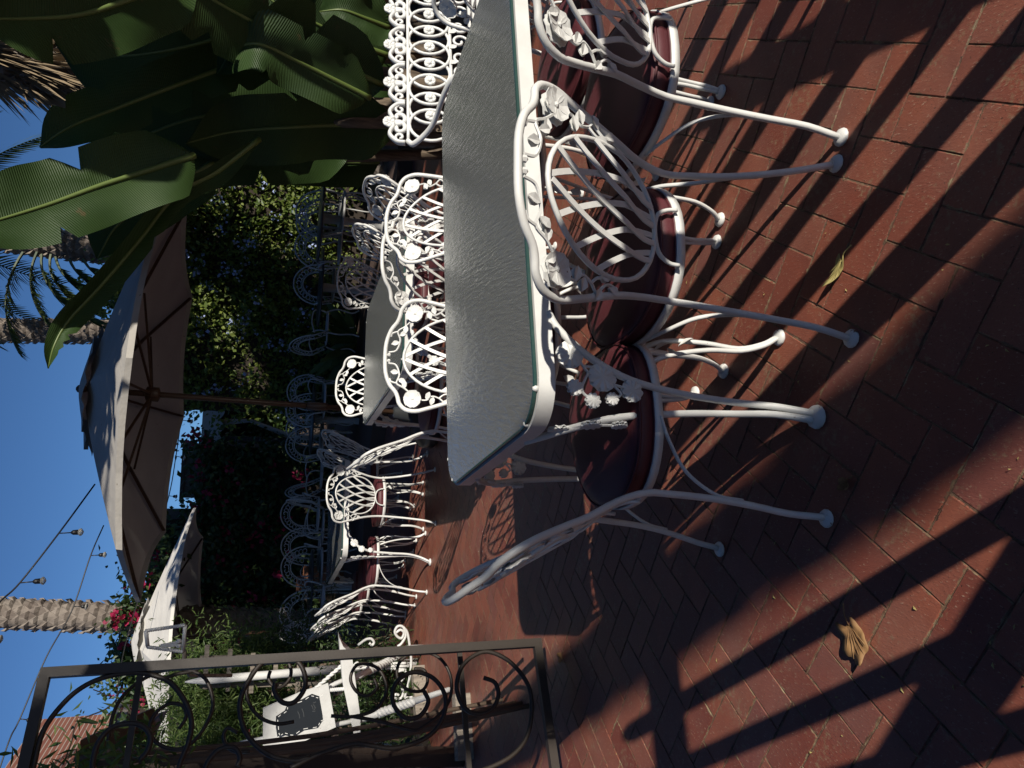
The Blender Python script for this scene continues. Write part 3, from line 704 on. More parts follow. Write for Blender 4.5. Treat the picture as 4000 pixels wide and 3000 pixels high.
# ================================================================ ADDED TREES OUT OF VIEW THAT SHAPE THE SHADE
def leaf_tree(label, base, height, blobs, nleaf, size, material=M_dkhedge, seed=1, tr=.14, cat='tree', group=None):
    base = Vector(base); t = thing('shade_tree', label, cat, group=group); rn = random.Random(seed)
    b = MB()
    trunk_top = base+Vector((rn.uniform(-.2, .2), rn.uniform(-.2, .2), height*.5))
    b.tube(crv([base, base+Vector((.08, -.05, height*.2)), trunk_top], 4), [tr*(1-.05*i) for i in range(9)], 9)
    for c, r_ in blobs:
        b.tube(crv([trunk_top-Vector((0, 0, .3)), trunk_top.lerp(Vector(c), .5)+Vector((rn.uniform(-.2, .2), rn.uniform(-.2, .2), .1)), Vector(c)], 4), [tr*.5*(1-.09*i) for i in range(9)], 6)
    b.build('trunk', M_trunk, t)
    C = []
    for c, r_ in blobs:
        k = int(nleaf*r_**2/sum(x[1]**2 for x in blobs)); d = RNG.normal(size=(k, 3)); d /= np.linalg.norm(d, axis=1)[:, None]
        rad = r_*(RNG.random((k, 1))**.45); C.append(np.array(c)+d*rad*np.array([1, 1, .75]))
    C = np.concatenate(C); cl = C+RNG.normal(size=C.shape)*.08
    V, Fq = leaf_cards(cl, size, -.1); np_mesh('crown', V, Fq, material, t)
    return t
leaf_tree('added leafy tree out of view to the right, shades the terrace', (6.3, 2.6, 0), 5.0, [((x, y, 4.75+.25*math.sin(x*3+y*2)), .92) for x, y in ((2.7, 1.95), (3.7, 1.9), (4.8, 1.8), (5.9, 2.2), (2.3, 3.3), (3.4, 3.1), (4.6, 3.1), (5.8, 3.5), (3.2, 4.3), (4.5, 4.4), (5.6, 4.7))], 15000, .2, seed=2)  # added crown, its blobs placed to shade terrace and arch chairs

leaf_tree('added tall tree out of view above the banana clump, shades the bougainvillea', (4.1, 5.4, 0), 7.5, [((3.2, 4.7, 6.4), 1.5), ((2.4, 5.6, 6.8), 1.3), ((4.4, 4.6, 6.6), 1.3), ((3.4, 5.8, 7.6), 1.4), ((3.9, 6.2, 6.2), 1.2)], 5200, .28, seed=12)  # unseen crown added to shade the bougainvillea
leaf_tree('added broad tree out of view behind the viewer, cuts sky light from left', (-4.5, -2.5, 0), 6.5, [((-4.2, -2.2, 5), 2.0), ((-2.8, -2.6, 5.6), 1.7), ((-5.5, -1.0, 5.2), 1.8), ((-4.5, -3.5, 6), 1.8), ((-5.2, .8, 5.0), 1.6), ((-2.6, -4.2, 5.4), 1.6)], 8000, .32, seed=14)  # unseen tree added to block sky light from behind left

# ================================================================ UMBRELLAS
def umbrella(label, C, tilt, rim, zr, za, mat_c, valance=.0, sides=8, rot=.2, base=True, vent=True):
    t = thing('patio_umbrella', label, 'umbrella', loc=C, group='market umbrellas')
    t.rotation_euler = tilt
    b = MB(); b.lathe((0, 0, 0), [(.022, .05), (.022, za-.12), (.012, za+.01)], 10); b.build('pole', M_wood, t)
    if base:
        b = MB(); b.lathe((0, 0, 0), [(.26, 0), (.29, .03), (.28, .12), (.2, .19), (.07, .23), (.055, .36), (.03, .37)], 22); b.build('base', M_stone, t)
        b = MB(); b.lathe((0, 0, .9), [(.024, 0), (.034, .01), (.034, .16), (.024, .17)], 12); b.build('pole_joint', M_wood, t)
    nA, nR = sides*6, 9; b = MB(); vs_ = []
    def cpt(i, j, inner=0):
        a = 2*math.pi*j/nA+rot; seg = (j % 6)/6; sag = 4*seg*(1-seg)
        cosf = math.cos(math.pi/sides)/math.cos(((j % 6)/6-.5)*2*math.pi/sides)
        u = inner+(1-inner)*i/nR; rr_ = rim*u*cosf*(1-.035*sag*u**3)
        z = za-(za-zr)*(u**1.12) - sag*.05*u*(1-u)*2.2 + .03*sag*u**4
        return Vector((rr_*math.cos(a), rr_*math.sin(a), z))
    for i in range(nR+1):
        for j in range(nA): vs_.append(cpt(i, j, .14 if vent else .02))
    fs = [(i*nA+j, i*nA+(j+1) % nA, (i+1)*nA+(j+1) % nA, (i+1)*nA+j) for i in range(nR) for j in range(nA)]
    k0 = len(vs_); 
    for j in range(nA):
        p = cpt(nR, j); seg = (j % 6)/6; dr = .03+.06*(1-4*seg*(1-seg))*(1-4*seg*(1-seg))*0
        vs_.append(p*1.0+Vector((p.x*.004, p.y*.004, -.035)))
    fs += [(nR*nA+j, nR*nA+(j+1) % nA, k0+(j+1) % nA, k0+j) for j in range(nA)]
    b.add(vs_, fs); cn = b.build('canopy', mat_c, t); autosmooth(cn, 25)
    if vent:
        b = MB(); vs_ = []
        for i in range(5):
            for j in range(nA):
                a = 2*math.pi*j/nA+rot; u = .3*i/4; wob = 1+.08*math.sin(j*1.7)*(i == 4)
                vs_.append(Vector((rim*u*wob*math.cos(a), rim*u*wob*math.sin(a), za+.035-(za-zr)*(u**1.12)+.008*math.sin(j*2.6)*(i == 4))))
        b.add(vs_, [(i*nA+j, i*nA+(j+1) % nA, (i+1)*nA+(j+1) % nA, (i+1)*nA+j) for i in range(4) for j in range(nA)]); b.build('vent_cap', mat_c, t)
    b = MB(); b.lathe((0, 0, za-.02), [(.02, 0), (.03, .04), (.026, .06), (.012, .07)], 10); b.build('finial', M_wood, t)
    hubz = zr+.06; b = MB(); b.lathe((0, 0, hubz-.06), [(.03, 0), (.055, .01), (.055, .09), (.03, .1)], 12); b.build('hub', M_wood, t)
    for k in range(sides):
        a = 2*math.pi*k/sides+rot; d = Vector((math.cos(a), math.sin(a), 0))
        b = MB(); A = Vector((0, 0, za-.06)); Bp = d*rim*.985+Vector((0, 0, zr-.02)); b.strip([A, A.lerp(Bp, .5)+Vector((0, 0, .02)), Bp], .016, .022, (0, 0, 1)); rb = b.build('rib', M_wood, t, smooth=False)
        b = MB(); Q = A.lerp(Bp, .52)-Vector((0, 0, .01)); b.strip([Vector((0, 0, hubz))+d*.04, Q], .014, .016, (0, 0, 1)); b.build('strut', M_wood, rb, smooth=False)
    return t
umbrella('large beige umbrella with brown wooden pole and ribs beside the second table', (-.31, 5.8, 0), (R(1.2), R(1.5), 0), 1.5, 2.13, 2.63, M_canvas, rot=R(10))
umbrella('farther white umbrella half behind the iron gate, in front of the dark hedge', (-3.38, 9.4, 0), (0, R(-1.5), 0), 1.6, 2.2, 2.78, M_canvas2, rot=R(8))

# ================================================================ IRON GATE
GP = Vector((-1.18, 2.94, .08)); gd = Vector((-.42, -.29, 0)).normalized(); gn = Vector((gd.y, -gd.x, 0))
def GX(x, y, off=0): return on_plane(x, y, GP+gn*off, gn)
gate = thing('iron_gate', 'dark wrought iron garden gate with curling scrollwork', 'gate', group='iron gate leaves')
def bar(b, A, B, w=.034, d=.034):
    A, B = Vector(A), Vector(B); t = (B-A).normalized(); n1 = gn; n2 = t.cross(n1).normalized()
    rm = Matrix((t, n1, n2)).transposed(); b.box((A+B)/2, ((B-A).length, d, w), rm)
zt = 2.03; W_g = 1.1
def gp(u, z): return Vector((GP.x+gd.x*u, GP.y+gd.y*u, z))
for nm, A, B, w in (('stile', gp(0, .065), gp(0, zt+.015), .036), ('stile', gp(W_g, .06), gp(W_g, zt+.015), .036), ('top_rail', gp(.018, zt), gp(W_g-.018, zt), .036), ('bottom_rail', gp(.018, .085), gp(W_g-.018, .085), .036)):
    b = MB(); bar(b, A, B, w, w*.9); b.build(nm, M_iron, gate, smooth=False)
c1 = lambda L_: [(1000+x*.5425, 2200+y*.5425) for x, y in L_]
c2 = lambda L_: [(600+x*.422, 2300+y*.422) for x, y in L_]
c3 = lambda L_: [(x*.6028, 2000+y*.6028) for x, y in L_]
scr_front = [
 c1([(1640, 825), (1720, 860), (1745, 950), (1700, 1050), (1600, 1085), (1500, 1040), (1445, 900), (1480, 750), (1580, 660), (1690, 640), (1840, 720), (1960, 880), (1985, 1060), (1950, 1250), (1850, 1380), (1700, 1465), (1560, 1510)]),
 c1([(1210, 920), (1240, 1000), (1180, 1100), (1070, 1110), (985, 1000), (1010, 860), (1130, 785), (1280, 830), (1365, 970), (1330, 1150), (1200, 1270), (1000, 1330), (850, 1315), (720, 1300), (560, 1340), (400, 1400), (250, 1475)]),
 c2([(1125, 870), (1120, 950), (1190, 1050), (1300, 1050), (1395, 930), (1400, 800), (1350, 690), (1260, 635), (1150, 630), (1000, 690), (880, 850), (810, 1000), (800, 1140), (840, 1300), (940, 1440), (1100, 1550), (1300, 1590), (1450, 1560)]),
 c2([(780, 1640), (800, 1560), (760, 1480), (680, 1465), (590, 1500), (510, 1590), (470, 1680)]),
 c3([(905, 1610), (960, 1540), (975, 1450), (920, 1385), (830, 1370), (720, 1400), (640, 1490), (605, 1600), (600, 1680)]),
 c3([(210, 1680), (280, 1420), (420, 1230), (560, 1120), (720, 1060), (870, 1042), (1000, 1060), (1110, 1110), (1200, 1230), (1240, 1350), (1225, 1480), (1170, 1620), (1150, 1700)]),
]
for L_ in scr_front:
    pts = crv([GX(x*DS, y*DS) for x, y in L_], 5); b = MB(); b.tube(pts, .0095, 8); b.build('scroll', M_iron, gate)
# second leaf folded open behind the first
gate2 = thing('iron_gate', 'thinner scrolled iron gate leaf folded just behind the first gate', 'gate', group='iron gate leaves')
OFF = .2
scr_back = [
 c1([(850, 830), (870, 900), (800, 955), (720, 920), (680, 830), (720, 740), (800, 725), (890, 770), (940, 880), (920, 980), (850, 1060), (700, 1105), (540, 1100)]),
 c1([(1140, 760), (1210, 770), (1235, 850), (1190, 920), (1090, 910), (1020, 830), (1030, 720), (1120, 650), (1220, 640), (1330, 690), (1400, 810), (1400, 960), (1330, 1080), (1200, 1180), (1120, 1200), (900, 1140), (700, 1105)]),
 c2([(1080, 760), (1065, 830), (1110, 900), (1190, 905), (1260, 830), (1270, 740), (1220, 650), (1120, 640), (1000, 690), (900, 800), (860, 950), (900, 1090), (1000, 1200), (1150, 1250), (1300, 1230)]),
 c3([(1160, 1405), (1205, 1330), (1190, 1260), (1110, 1240), (1020, 1290), (970, 1390), (1000, 1480), (1090, 1530), (1200, 1525), (1310, 1420), (1380, 1250), (1330, 1080), (1200, 1020), (1050, 1030), (900, 1100), (790, 1200), (730, 1320), (700, 1480)]),
 c3([(1060, 1080), (1150, 1050), (1250, 1030), (1350, 980), (1390, 940)]),
 c3([(1540, 1430), (1480, 1400), (1450, 1440), (1460, 1500), (1520, 1550), (1620, 1550)]),
]
gx0 = Vector((GP.x, GP.y, 0))+gn*OFF
for L_ in scr_back:
    pts = crv([GX(x*DS, y*DS, OFF) for x, y in L_], 5); b = MB(); b.tube(pts, .0075, 7); b.build('scroll', M_iron, gate2)
_sp = on_plane(*[q*DS for q in (1200, 2535)], GP+gn*OFF, gn); _u = (_sp-gx0).dot(gd)+.035
for nm, u0, z0, u1, z1, w in (('stile', _u, .12, _u, 1.9, .02), ('middle_rail', _u, .4, 1.2, .4, .022), ('middle_rail', _u, 1.74, 1.2, 1.74, .022)):
    b = MB(); bar(b, gx0+gd*u0+Vector((0, 0, z0)), gx0+gd*u1+Vector((0, 0, z1)), w, .018); b.build(nm, M_iron, gate2, smooth=False)

# ================================================================ CAST BENCH
def spiral(c, X, Y, r0, r1, a0, a1, n=18):
    return [Vector(c)+Vector(X)*((r0+(r1-r0)*k/n)*math.cos(a0+(a1-a0)*k/n))+Vector(Y)*((r0+(r1-r0)*k/n)*math.sin(a0+(a1-a0)*k/n)) for k in range(n+1)]
BL = 1.28
bench = thing('garden_bench', 'ornate white cast metal bench with ringed back behind the nearest table', 'bench', loc=(1.86, 3.42, 0), rz=R(22+180))
# local: x along, -y is the back, +y front (faces the viewer), back leans backwards
tl = .20
def bk(x, z, off=0): return Vector((x, -.22-(z-.42)*tl+off, z))
XB = Vector((1, 0, 0)); ZB = Vector((0, -tl, 1)).normalized()
b = MB(); nr = 9; w = (BL-.24)/nr
for k in range(nr+1):
    cx = -BL/2+.12+w*k
    ring = []
    for i in range(25):
        a = 2*math.pi*i/24; ring.append(bk(cx+.098*math.cos(a), .635+.105*math.sin(a), .004*(1 if k % 2 else -1)))
    b.tube(ring, .0085, 6, cap=False)
b.build('back_rings', M_cast, bench)
for k in range(nr):
    b = MB(); c = bk(-BL/2+.12+w*(k+.5), .635, .008)
    b.flower(c, -XB, ZB, .028, 6, .5, .012); b.lathe(c, [(.004, -.01), (.012, 0), (.006, .012)], 8, rot=Matrix.Rotation(R(-90), 3, 'X')); b.build('rosette', M_cast, bench)
b = MB()
for z, r_ in ((.745, .009), (.525, .009)): b.tube([bk(-BL/2+.02+(BL-.04)*i/20, z) for i in range(21)], r_, 6)
b.build('back_rail', M_cast, bench)
b = MB(); nscr = 5
for k in range(nscr):
    cx = -BL/2+BL*(k+.5)/nscr; hw = BL/nscr/2
    for s_ in (1, -1):
        arc = crv([bk(cx+s_*hw*.95, .76), bk(cx+s_*hw*.9, .80), bk(cx+s_*hw*.55, .835), bk(cx+s_*hw*.15, .815)], 5); b.tube(arc, .018, 7, flat=.6)
        b.tube(spiral(bk(cx+s_*hw*.25, .79), XB*s_, ZB, .045, .008, 2.2, 8.5), .012, 6)
        b.tube(spiral(bk(cx+s_*hw*.68, .785), XB*s_, ZB, .026, .006, .2, 6.5), .0075, 6)
    b.flower(bk(cx, .84, .008), -XB, ZB, .03, 6, .5, .012)
b.build('crest_scrolls', M_cast, bench)
b = MB()
for k in range(10):
    cx = -BL/2+.1+(BL-.2)*(k+.5)/10
    b.tube(spiral(bk(cx, .475), XB*(1 if k % 2 else -1), ZB, .045, .01, -1.2, 5), .008, 6); b.leaf(bk(cx+.03, .49, .004), (.6, 0, .8), (0, 1, .1), .05, .03)
b.build('lower_scrolls', M_cast, bench)
for s_ in (1, -1):
    b = MB(); x = s_*(BL/2)
    b.tube(crv([bk(x*.97, .75), bk(x*1.03, .72, .03), (x*1.04, -.1, .665), (x*1.03, .1, .655), (x*1.02, .2, .635), (x*1.01, .225, .59), (x*1.0, .19, .565)], 5), .015, 7, flat=.7)
    b.tube(crv([(x*1.01, .2, .6), (x, .14, .52), (x, .18, .43)], 5), .012, 6)
    b.tube(spiral((x*1.01, .0, .55), (0, 1, 0), (0, 0, 1), .07, .012, -1.5, 5.5), .009, 6)
    b.tube(spiral((x*1.01, -.13, .56), (0, -1, 0), (0, 0, 1), .055, .01, -1.5, 5), .009, 6)
    b.tube(spiral((x*1.0, .1, .49), (0, -1, 0), (0, 0, 1), .045, .01, -1.5, 5), .008, 6)
    b.flower((x*1.05, .22, .62), (0, 1, 0), (0, 0, 1), .025, 6, .4, .01)
    b.build('arm', M_cast, bench)
    for yy in (.19, -.2):
        b = MB(); sg = 1 if yy > 0 else -1
        b.tube(crv([(x*.96, yy, .42), (x*1.0, yy+.03*sg, .32), (x*.96, yy, .18), (x*.97, yy+.03*sg, .07), (x*1.0, yy+.06*sg, .015)], 5), [.026-.0008*i for i in range(21)], 7); b.build('leg', M_cast, bench)
b = MB()
for i in range(13): b.strip([(-BL/2+.02+(BL-.04)*i/12, -.21, .42), (-BL/2+.02+(BL-.04)*i/12, .2, .42)], .012, .012, (0, 0, 1))
for j in range(6): b.strip([(-BL/2, -.21+.082*j, .421), (BL/2, -.21+.082*j, .421)], .014, .014, (0, 0, 1))
b.build('seat_grille', M_cast, bench, smooth=False)

# ================================================================ ARCH BACK CHAIRS ON THE TERRACE
def make_arch(label):
    t = thing('arch_back_chair', label, 'chair', group='arch back scroll chairs on the far terrace')
    def A(r_, a, z0=.62): return Vector((-.02-(z0+r_*math.sin(a)-.45)*.16, r_*math.cos(a), z0+r_*1.18*math.sin(a)))
    def arc(r_): return [Vector((.055, r_*.9, .44))]+[A(r_, math.pi*k/20) for k in range(21)]+[Vector((.055, -r_*.9, .44))]
    b = MB(); b.tube(arc(.265), .010, 6); b.tube(arc(.165), .008, 6); b.build('back_arch', M_shadewhite, t)
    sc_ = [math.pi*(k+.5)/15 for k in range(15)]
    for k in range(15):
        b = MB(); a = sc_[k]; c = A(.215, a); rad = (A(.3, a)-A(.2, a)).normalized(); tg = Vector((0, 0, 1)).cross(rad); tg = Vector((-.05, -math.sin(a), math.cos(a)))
        b.tube(spiral(c, rad, tg*(1 if k < 7.5 else -1), .042, .01, 2.6, 7.6, 12), .0062, 5); b.build('scroll', M_shadewhite, t)
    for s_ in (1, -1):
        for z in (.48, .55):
            b = MB(); b.tube(spiral((.03-(z-.45)*.16, .205*s_, z), (0, s_, 0), (0, 0, 1), .036, .01, 2.6, 7.6, 12), .0062, 5); b.build('scroll', M_shadewhite, t)
    b = MB(); b.lathe((.26, 0, .43), [(.245, 0), (.25, .01), (.245, .02), (.2, .022)], 24); b.build('seat', M_shadewhite, t)
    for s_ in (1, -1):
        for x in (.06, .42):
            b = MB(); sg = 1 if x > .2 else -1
            b.tube(crv([(x, .19*s_, .43), (x+.03*sg, .21*s_, .3), (x, .19*s_, .12), (x+.04*sg, .215*s_, .012)], 5), .010, 6); b.build('leg', M_shadewhite, t)
        b = MB(); b.tube(crv([(-.0, .255*s_, .62), (.15, .29*s_, .66), (.33, .285*s_, .64), (.38, .26*s_, .56), (.36, .23*s_, .45)], 5), .010, 6); b.build('arm', M_shadewhite, t)
    return t
far = [  # display x of the back top, display y, depth, facing
 (604, 1325, 8.9, -60, 'sunlit arch back chair next to the farther umbrella pole, scrolls bright', 1), (603, 1368, 9.0, -10, 'edge on arch back chair left of the farther umbrella pole', 1),
 (607, 1225, 9.6, -75, 'shaded arch back chair overlapping another behind the far left table', 1), (607, 1180, 10.0, -95, 'shaded arch back chair just right of its overlapping twin behind far left table', 1),
 (606, 1110, 10.2, -80, 'half lit arch back chair above the dark glass of the far left table', 1), (616, 1062, 10.6, -15, 'thin edge on arch back chair right of the half lit one', 1), (618, 1085, 9.8, 200, 'edge on arch back chair with a lit top, behind the far left table', 1),
 (617, 960, 10.6, -70, 'shaded arch back chair left of the umbrella pole, in the far middle', 1), (618, 925, 10.9, -110, 'shaded arch back chair closest to the umbrella pole on its left', 1), (618, 885, 10.2, -60, 'bright scrolled arch back chair right behind the umbrella pole', 1), (620, 845, 10.6, -95, 'shaded arch back chair right of the umbrella pole', 1),
 (625, 745, 10.0, 30, 'edge on arch back chair against the spiky green plant', 1), (634, 610, 9.6, -90, 'faint arch back chair below the blue flowers', 1), (637, 530, 8.6, -85, 'round sunlit arch back chair below the blue flowering hedge', 1), (639, 455, 8.2, -95, 'rightmost shaded arch back chair near the banana stems', 1), (640, 478, 8.9, -80, 'second shaded arch back chair near the banana stems', 1)]
arch0 = None
for x, y, Y, az, lb, s_ in far:
    p = PX(x, y, Y); a = R(az); loc = (p.x+.07*math.cos(a), p.y+.07*math.sin(a), p.z-.935)
    if arch0 is None: arch0 = make_arch(lb); arch0.location = loc; arch0.rotation_euler = (0, 0, a)
    else: copy_tree(arch0, loc, a, lb)
# dark tables among them
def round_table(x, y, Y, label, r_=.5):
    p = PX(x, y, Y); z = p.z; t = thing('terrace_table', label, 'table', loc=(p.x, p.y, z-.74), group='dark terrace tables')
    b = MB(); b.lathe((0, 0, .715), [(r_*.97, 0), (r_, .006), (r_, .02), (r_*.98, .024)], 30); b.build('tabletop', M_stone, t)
    b = MB(); b.lathe((0, 0, 0), [(.25, 0), (.24, .03), (.05, .06), (.04, .4), (.06, .7), (.2, .714)], 16); b.build('pedestal', M_shadewhite, t); return t
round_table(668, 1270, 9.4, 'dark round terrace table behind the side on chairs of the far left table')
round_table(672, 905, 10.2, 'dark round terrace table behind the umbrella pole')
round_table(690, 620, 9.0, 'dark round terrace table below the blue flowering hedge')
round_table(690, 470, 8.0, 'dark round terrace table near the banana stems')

# ================================================================ BANANA / STRELITZIA CLUMP
def banana_leaf(parent, pts, width, nrm, fold=.35, tear=0, rnd=random, mat_=M_banana):
    """pts: midrib world points base->tip; width m; nrm facing direction"""
    c = crv(pts, 6); n = len(c); nx = 7; vs_ = []; uv = []
    ph = rnd.uniform(0, 6)
    ln = sum((c[i+1]-c[i]).length for i in range(n-1))
    s0 = 0
    for i in range(n):
        t = (c[min(i+1, n-1)]-c[max(i-1, 0)]).normalized(); e = t.cross(Vector(nrm)).normalized(); nn = e.cross(t).normalized()
        u = i/(n-1); wd = width/2*(min(1, (u/.14)**.7) if u < .14 else 1)*(1 if u < .62 else max(.03, 1-((u-.62)/.38)**2.1))
        if i: s0 += (c[i]-c[i-1]).length
        nl, nr_ = ((rnd.uniform(.35, .8) if rnd.random() < .1 else 1) if 5 < i < n-5 else 1 for _ in (0, 1))
        for k in range(nx):
            q = (k/(nx-1))*2-1
            wav = .05*math.sin(u*16+ph+k)*abs(q)**2*width
            q_ = q; q = q*(nl if q < 0 else nr_)
            vs_.append(c[i]+e*(q*wd)+nn*(fold*abs(q)*wd*(1-.35*abs(q)))+nn*wav); uv.append((s0*2.2+abs(q)*.1, q))
    fs = []
    for i in range(n-1):
        for k in range(nx-1):
            fs.append((i*nx+k, i*nx+k+1, (i+1)*nx+k+1, (i+1)*nx+k))
    b = MB(); b.add(vs_, fs); o = b.build('leaf', mat_, parent)
    ul = o.data.uv_layers.new(name='UVMap')
    for lp in o.data.loops: ul.data[lp.index].uv = uv[lp.vertex_index]
    b = MB(); b.tube(c, [.019*(1-.85*i/n) for i in range(n)], 6); b.build('midrib', M_midrib, o)
    return o
ban = thing('banana_clump', 'tall clump of big paddle shaped leaves behind the cast bench', 'plant')
tocam = lambda p: (CP-p).normalized()
LV = [ # (pts display, depths), width, tilt of normal (x,z), fold
 ([(830, 185), (690, 120), (560, 55), (430, -20), (330, -110)], (4.3, 4.1, 3.9, 3.7, 3.6), .46, (.1, .25), .25),
 ([(800, 212), (720, 172), (640, 132), (560, 96), (505, 110), (470, 160)], (4.2, 4.1, 4.0, 3.9, 3.95, 4.1), .34, (.3, .6), .5),
 ([(600, 150), (500, 145), (380, 185), (250, 235), (150, 275), (85, 318)], (4.3, 4.2, 4.1, 4.0, 3.9, 3.9), .27, (.2, .2), .3),
 ([(420, 335), (330, 365), (220, 400), (110, 440), (0, 474), (-110, 505)], (3.9, 3.8, 3.7, 3.6, 3.5, 3.4), .37, (.1, .3), .2),
 ([(560, 300), (470, 370), (380, 420), (300, 520), (215, 620), (150, 690), (118, 745), (104, 796)], (4.3, 4.2, 4.1, 4.0, 3.9, 3.85, 3.8, 3.8), .125, (-.6, .15), .9),
 ([(460, 350), (390, 395), (320, 440), (250, 490), (210, 560)], (4.6, 4.55, 4.5, 4.45, 4.4), .34, (.2, .1), .1),
 ([(860, 275), (740, 270), (620, 275), (500, 285), (400, 310)], (4.6, 4.6, 4.5, 4.5, 4.4), .42, (-.3, .1), .3),
 ([(420, -60), (300, -10), (180, 30), (60, 40), (-60, 40)], (3.6, 3.5, 3.4, 3.3, 3.2), .36, (.1, -.3), .2),
 ([(520, -30), (430, 20), (350, 40), (290, 20), (262, 2)], (4.1, 4.0, 3.95, 3.9, 3.9), .28, (.5, .6), .5),
 ([(840, 120), (760, 90), (680, 50), (600, 10), (540, -40)], (4.9, 4.8, 4.7, 4.6, 4.6), .5, (.2, .1), .3),
 ([(840, 60), (790, 40), (740, 22), (690, 25)], (4.6, 4.5, 4.45, 4.5), .3, (.3, .5), .4),
 ([(700, 235), (560, 240), (420, 255), (300, 300), (220, 350)], (4.9, 4.9, 4.8, 4.8, 4.8), .55, (.1, 0), .2),
 ([(760, 320), (640, 330), (520, 330), (420, 345), (330, 380)], (5.0, 5.0, 5.0, 5.0, 5.0), .42, (-.2, 0), .2),
 ([(600, 30), (480, 80), (360, 110), (240, 120), (120, 90)], (5.2, 5.1, 5.0, 5.0, 5.0), .7, (.1, 0), .2),
 ([(720, -40), (600, 0), (470, 10), (300, -40)], (5.4, 5.3, 5.2, 5.1), .7, (0, 0), .2),
 ([(820, 350), (720, 350), (620, 345), (560, 360)], (5.3, 5.3, 5.3, 5.3), .36, (0, 0), .2),
 ([(880, -60), (700, -60), (520, -80)], (5.6, 5.5, 5.4), .8, (0, .1), .2),
 ([(850, 150), (700, 180), (560, 200)], (5.6, 5.6, 5.6), .8, (0, .1), .2),
]
rn = random.Random(8)
for P2, dp, wd, (nx_, nz_), fo in LV:
    pts = [PX(x, y, Y) for (x, y), Y in zip(P2, dp)]
    nm = tocam(pts[1])+Vector((nx_, 0, nz_))
    banana_leaf(ban, pts, wd, nm, fo, rnd=rn)
for i, (x0, y0, x1, y1, Y, r_) in enumerate([(1010, 190, 700, 165, 4.9, .07), (1010, 235, 690, 225, 4.8, .06), (1010, 300, 640, 300, 5.0, .05), (1010, 130, 760, 110, 5.0, .075), (1010, 330, 560, 345, 5.2, .045), (1010, 60, 800, 50, 5.1, .08), (1010, 270, 720, 262, 4.6, .045), (1010, -10, 780, -20, 5.0, .08)]):
    A, B = PX(x0, y0, Y), PX(x1, y1, Y); A2 = A+(A-B)*(A.z/(B.z-A.z)) if B.z > A.z else A
    A2.z = 0; b = MB(); b.tube(crv([A2, A, B], 5), [r_*1.25-(.04*r_)*k for k in range(11)], 9); b.build('stem', M_sheath, ban)
    for k in range(5):
        q = A.lerp(B, rn.random()); d = (A-B).normalized(); b = MB()
        b.leaf(q+Vector((0, -r_, 0)), d+Vector((rn.uniform(-.3, .3), -.25, 0)), (0, -1, .2), rn.uniform(.25, .5), .07); b.build('dry_sheath', M_sheath, ban)

# ================================================================ HEDGES
def hedge(name, label, boxes, n, size, m_leaf, flowers=None, core=True, cat='hedge', face=(0, -1, .4)):
    t = thing(name, label, cat)
    C = []
    tot = sum((x1-x0)*(z1-z0) for x0, x1, y0, y1, z0, z1 in boxes)
    for x0, x1, y0, y1, z0, z1 in boxes:
        k = int(n*(x1-x0)*(z1-z0)/tot)
        # leaves in lumpy clusters near the front and the top
        nc = max(6, k//55)
        cc = np.stack([RNG.uniform(x0, x1, nc), RNG.uniform(y0, y1, nc)*.4+y0*.6+RNG.normal(0, .12, nc), z0+(z1-z0)*RNG.random(nc)**.7], 1)
        idx = RNG.integers(0, nc, k); C.append(cc[idx]+RNG.normal(size=(k, 3))*np.array([.16, .13, .13]))
    C = np.concatenate(C)
    V, Fq = leaf_cards(C, size, .1, .6, face); np_mesh('foliage', V, Fq, m_leaf, t)
    if core:
        b = MB()
        for x0, x1, y0, y1, z0, z1 in boxes: b.box(((x0+x1)/2, (y0+y1)/2+.25, (z0+z1)/2-.1), (x1-x0-.1, max(.2, y1-y0-.1), z1-z0-.2))
        b.build('dark_core', M_soil, t, smooth=False)  # solid dark box stands in for the shade between the leaves
    if flowers:
        nf, m_f, fs_, lo = flowers
        idx = RNG.choice(len(C), nf); cc = C[idx]; cc = cc[cc[:, 2] > lo]; pc = np.repeat(cc, 9, 0)+RNG.normal(size=(len(cc)*9, 3))*np.array([.05, .03, .045])+np.array([0, -.12, .03])
        V, Fq = leaf_cards(pc, fs_, 0, .9, (0, -1, .2)); np_mesh('blossoms', V, Fq, m_f, t)
    return t
hedge('plumbago_hedge', 'green hedge dotted with pale blue flowers behind the large umbrella', [(-.75, .9, 11.0, 11.8, .2, 2.9), (.7, 2.3, 10.9, 11.8, .2, 3.2), (2.2, 4.6, 10.6, 11.6, .2, 3.6)], 26000, .075, M_hedge, (190, M_blue, .05, .9), face=tuple(S_to*1.7))
hedge('bougainvillea', 'dark tangled bougainvillea with red bracts behind the farther umbrella', [(-2.6, -1.3, 12.0, 12.8, .2, 2.6), (-4.2, -2.5, 12.0, 13.0, .2, 3.3), (-6.6, -4.0, 11.6, 12.8, .2, 3.4)], 17000, .1, M_dkhedge, (150, M_red, .08, .8), face=tuple(S_to*1.2))
hedge('sky_block_hedge', 'added tall dark hedge out of view on the right, blocks low sky', [(8.0, 9.0, -3, 9.0, .1, 4.6)], 6000, .3, M_dkhedge)  # unseen hedge added to block low sky on the right
hedge('sky_block_hedge', 'added tall dark hedge out of view on the left, blocks low sky', [(-6.6, -5.6, -4, 3.2, .1, 4.4)], 6000, .3, M_dkhedge)  # unseen hedge added to block low sky on the left
ban2 = thing('banana_clump', 'added paddle leaves out of view to the right, shading the banana clump', 'plant')  # unseen leaves added to throw shade on the visible clump
rn = random.Random(21)
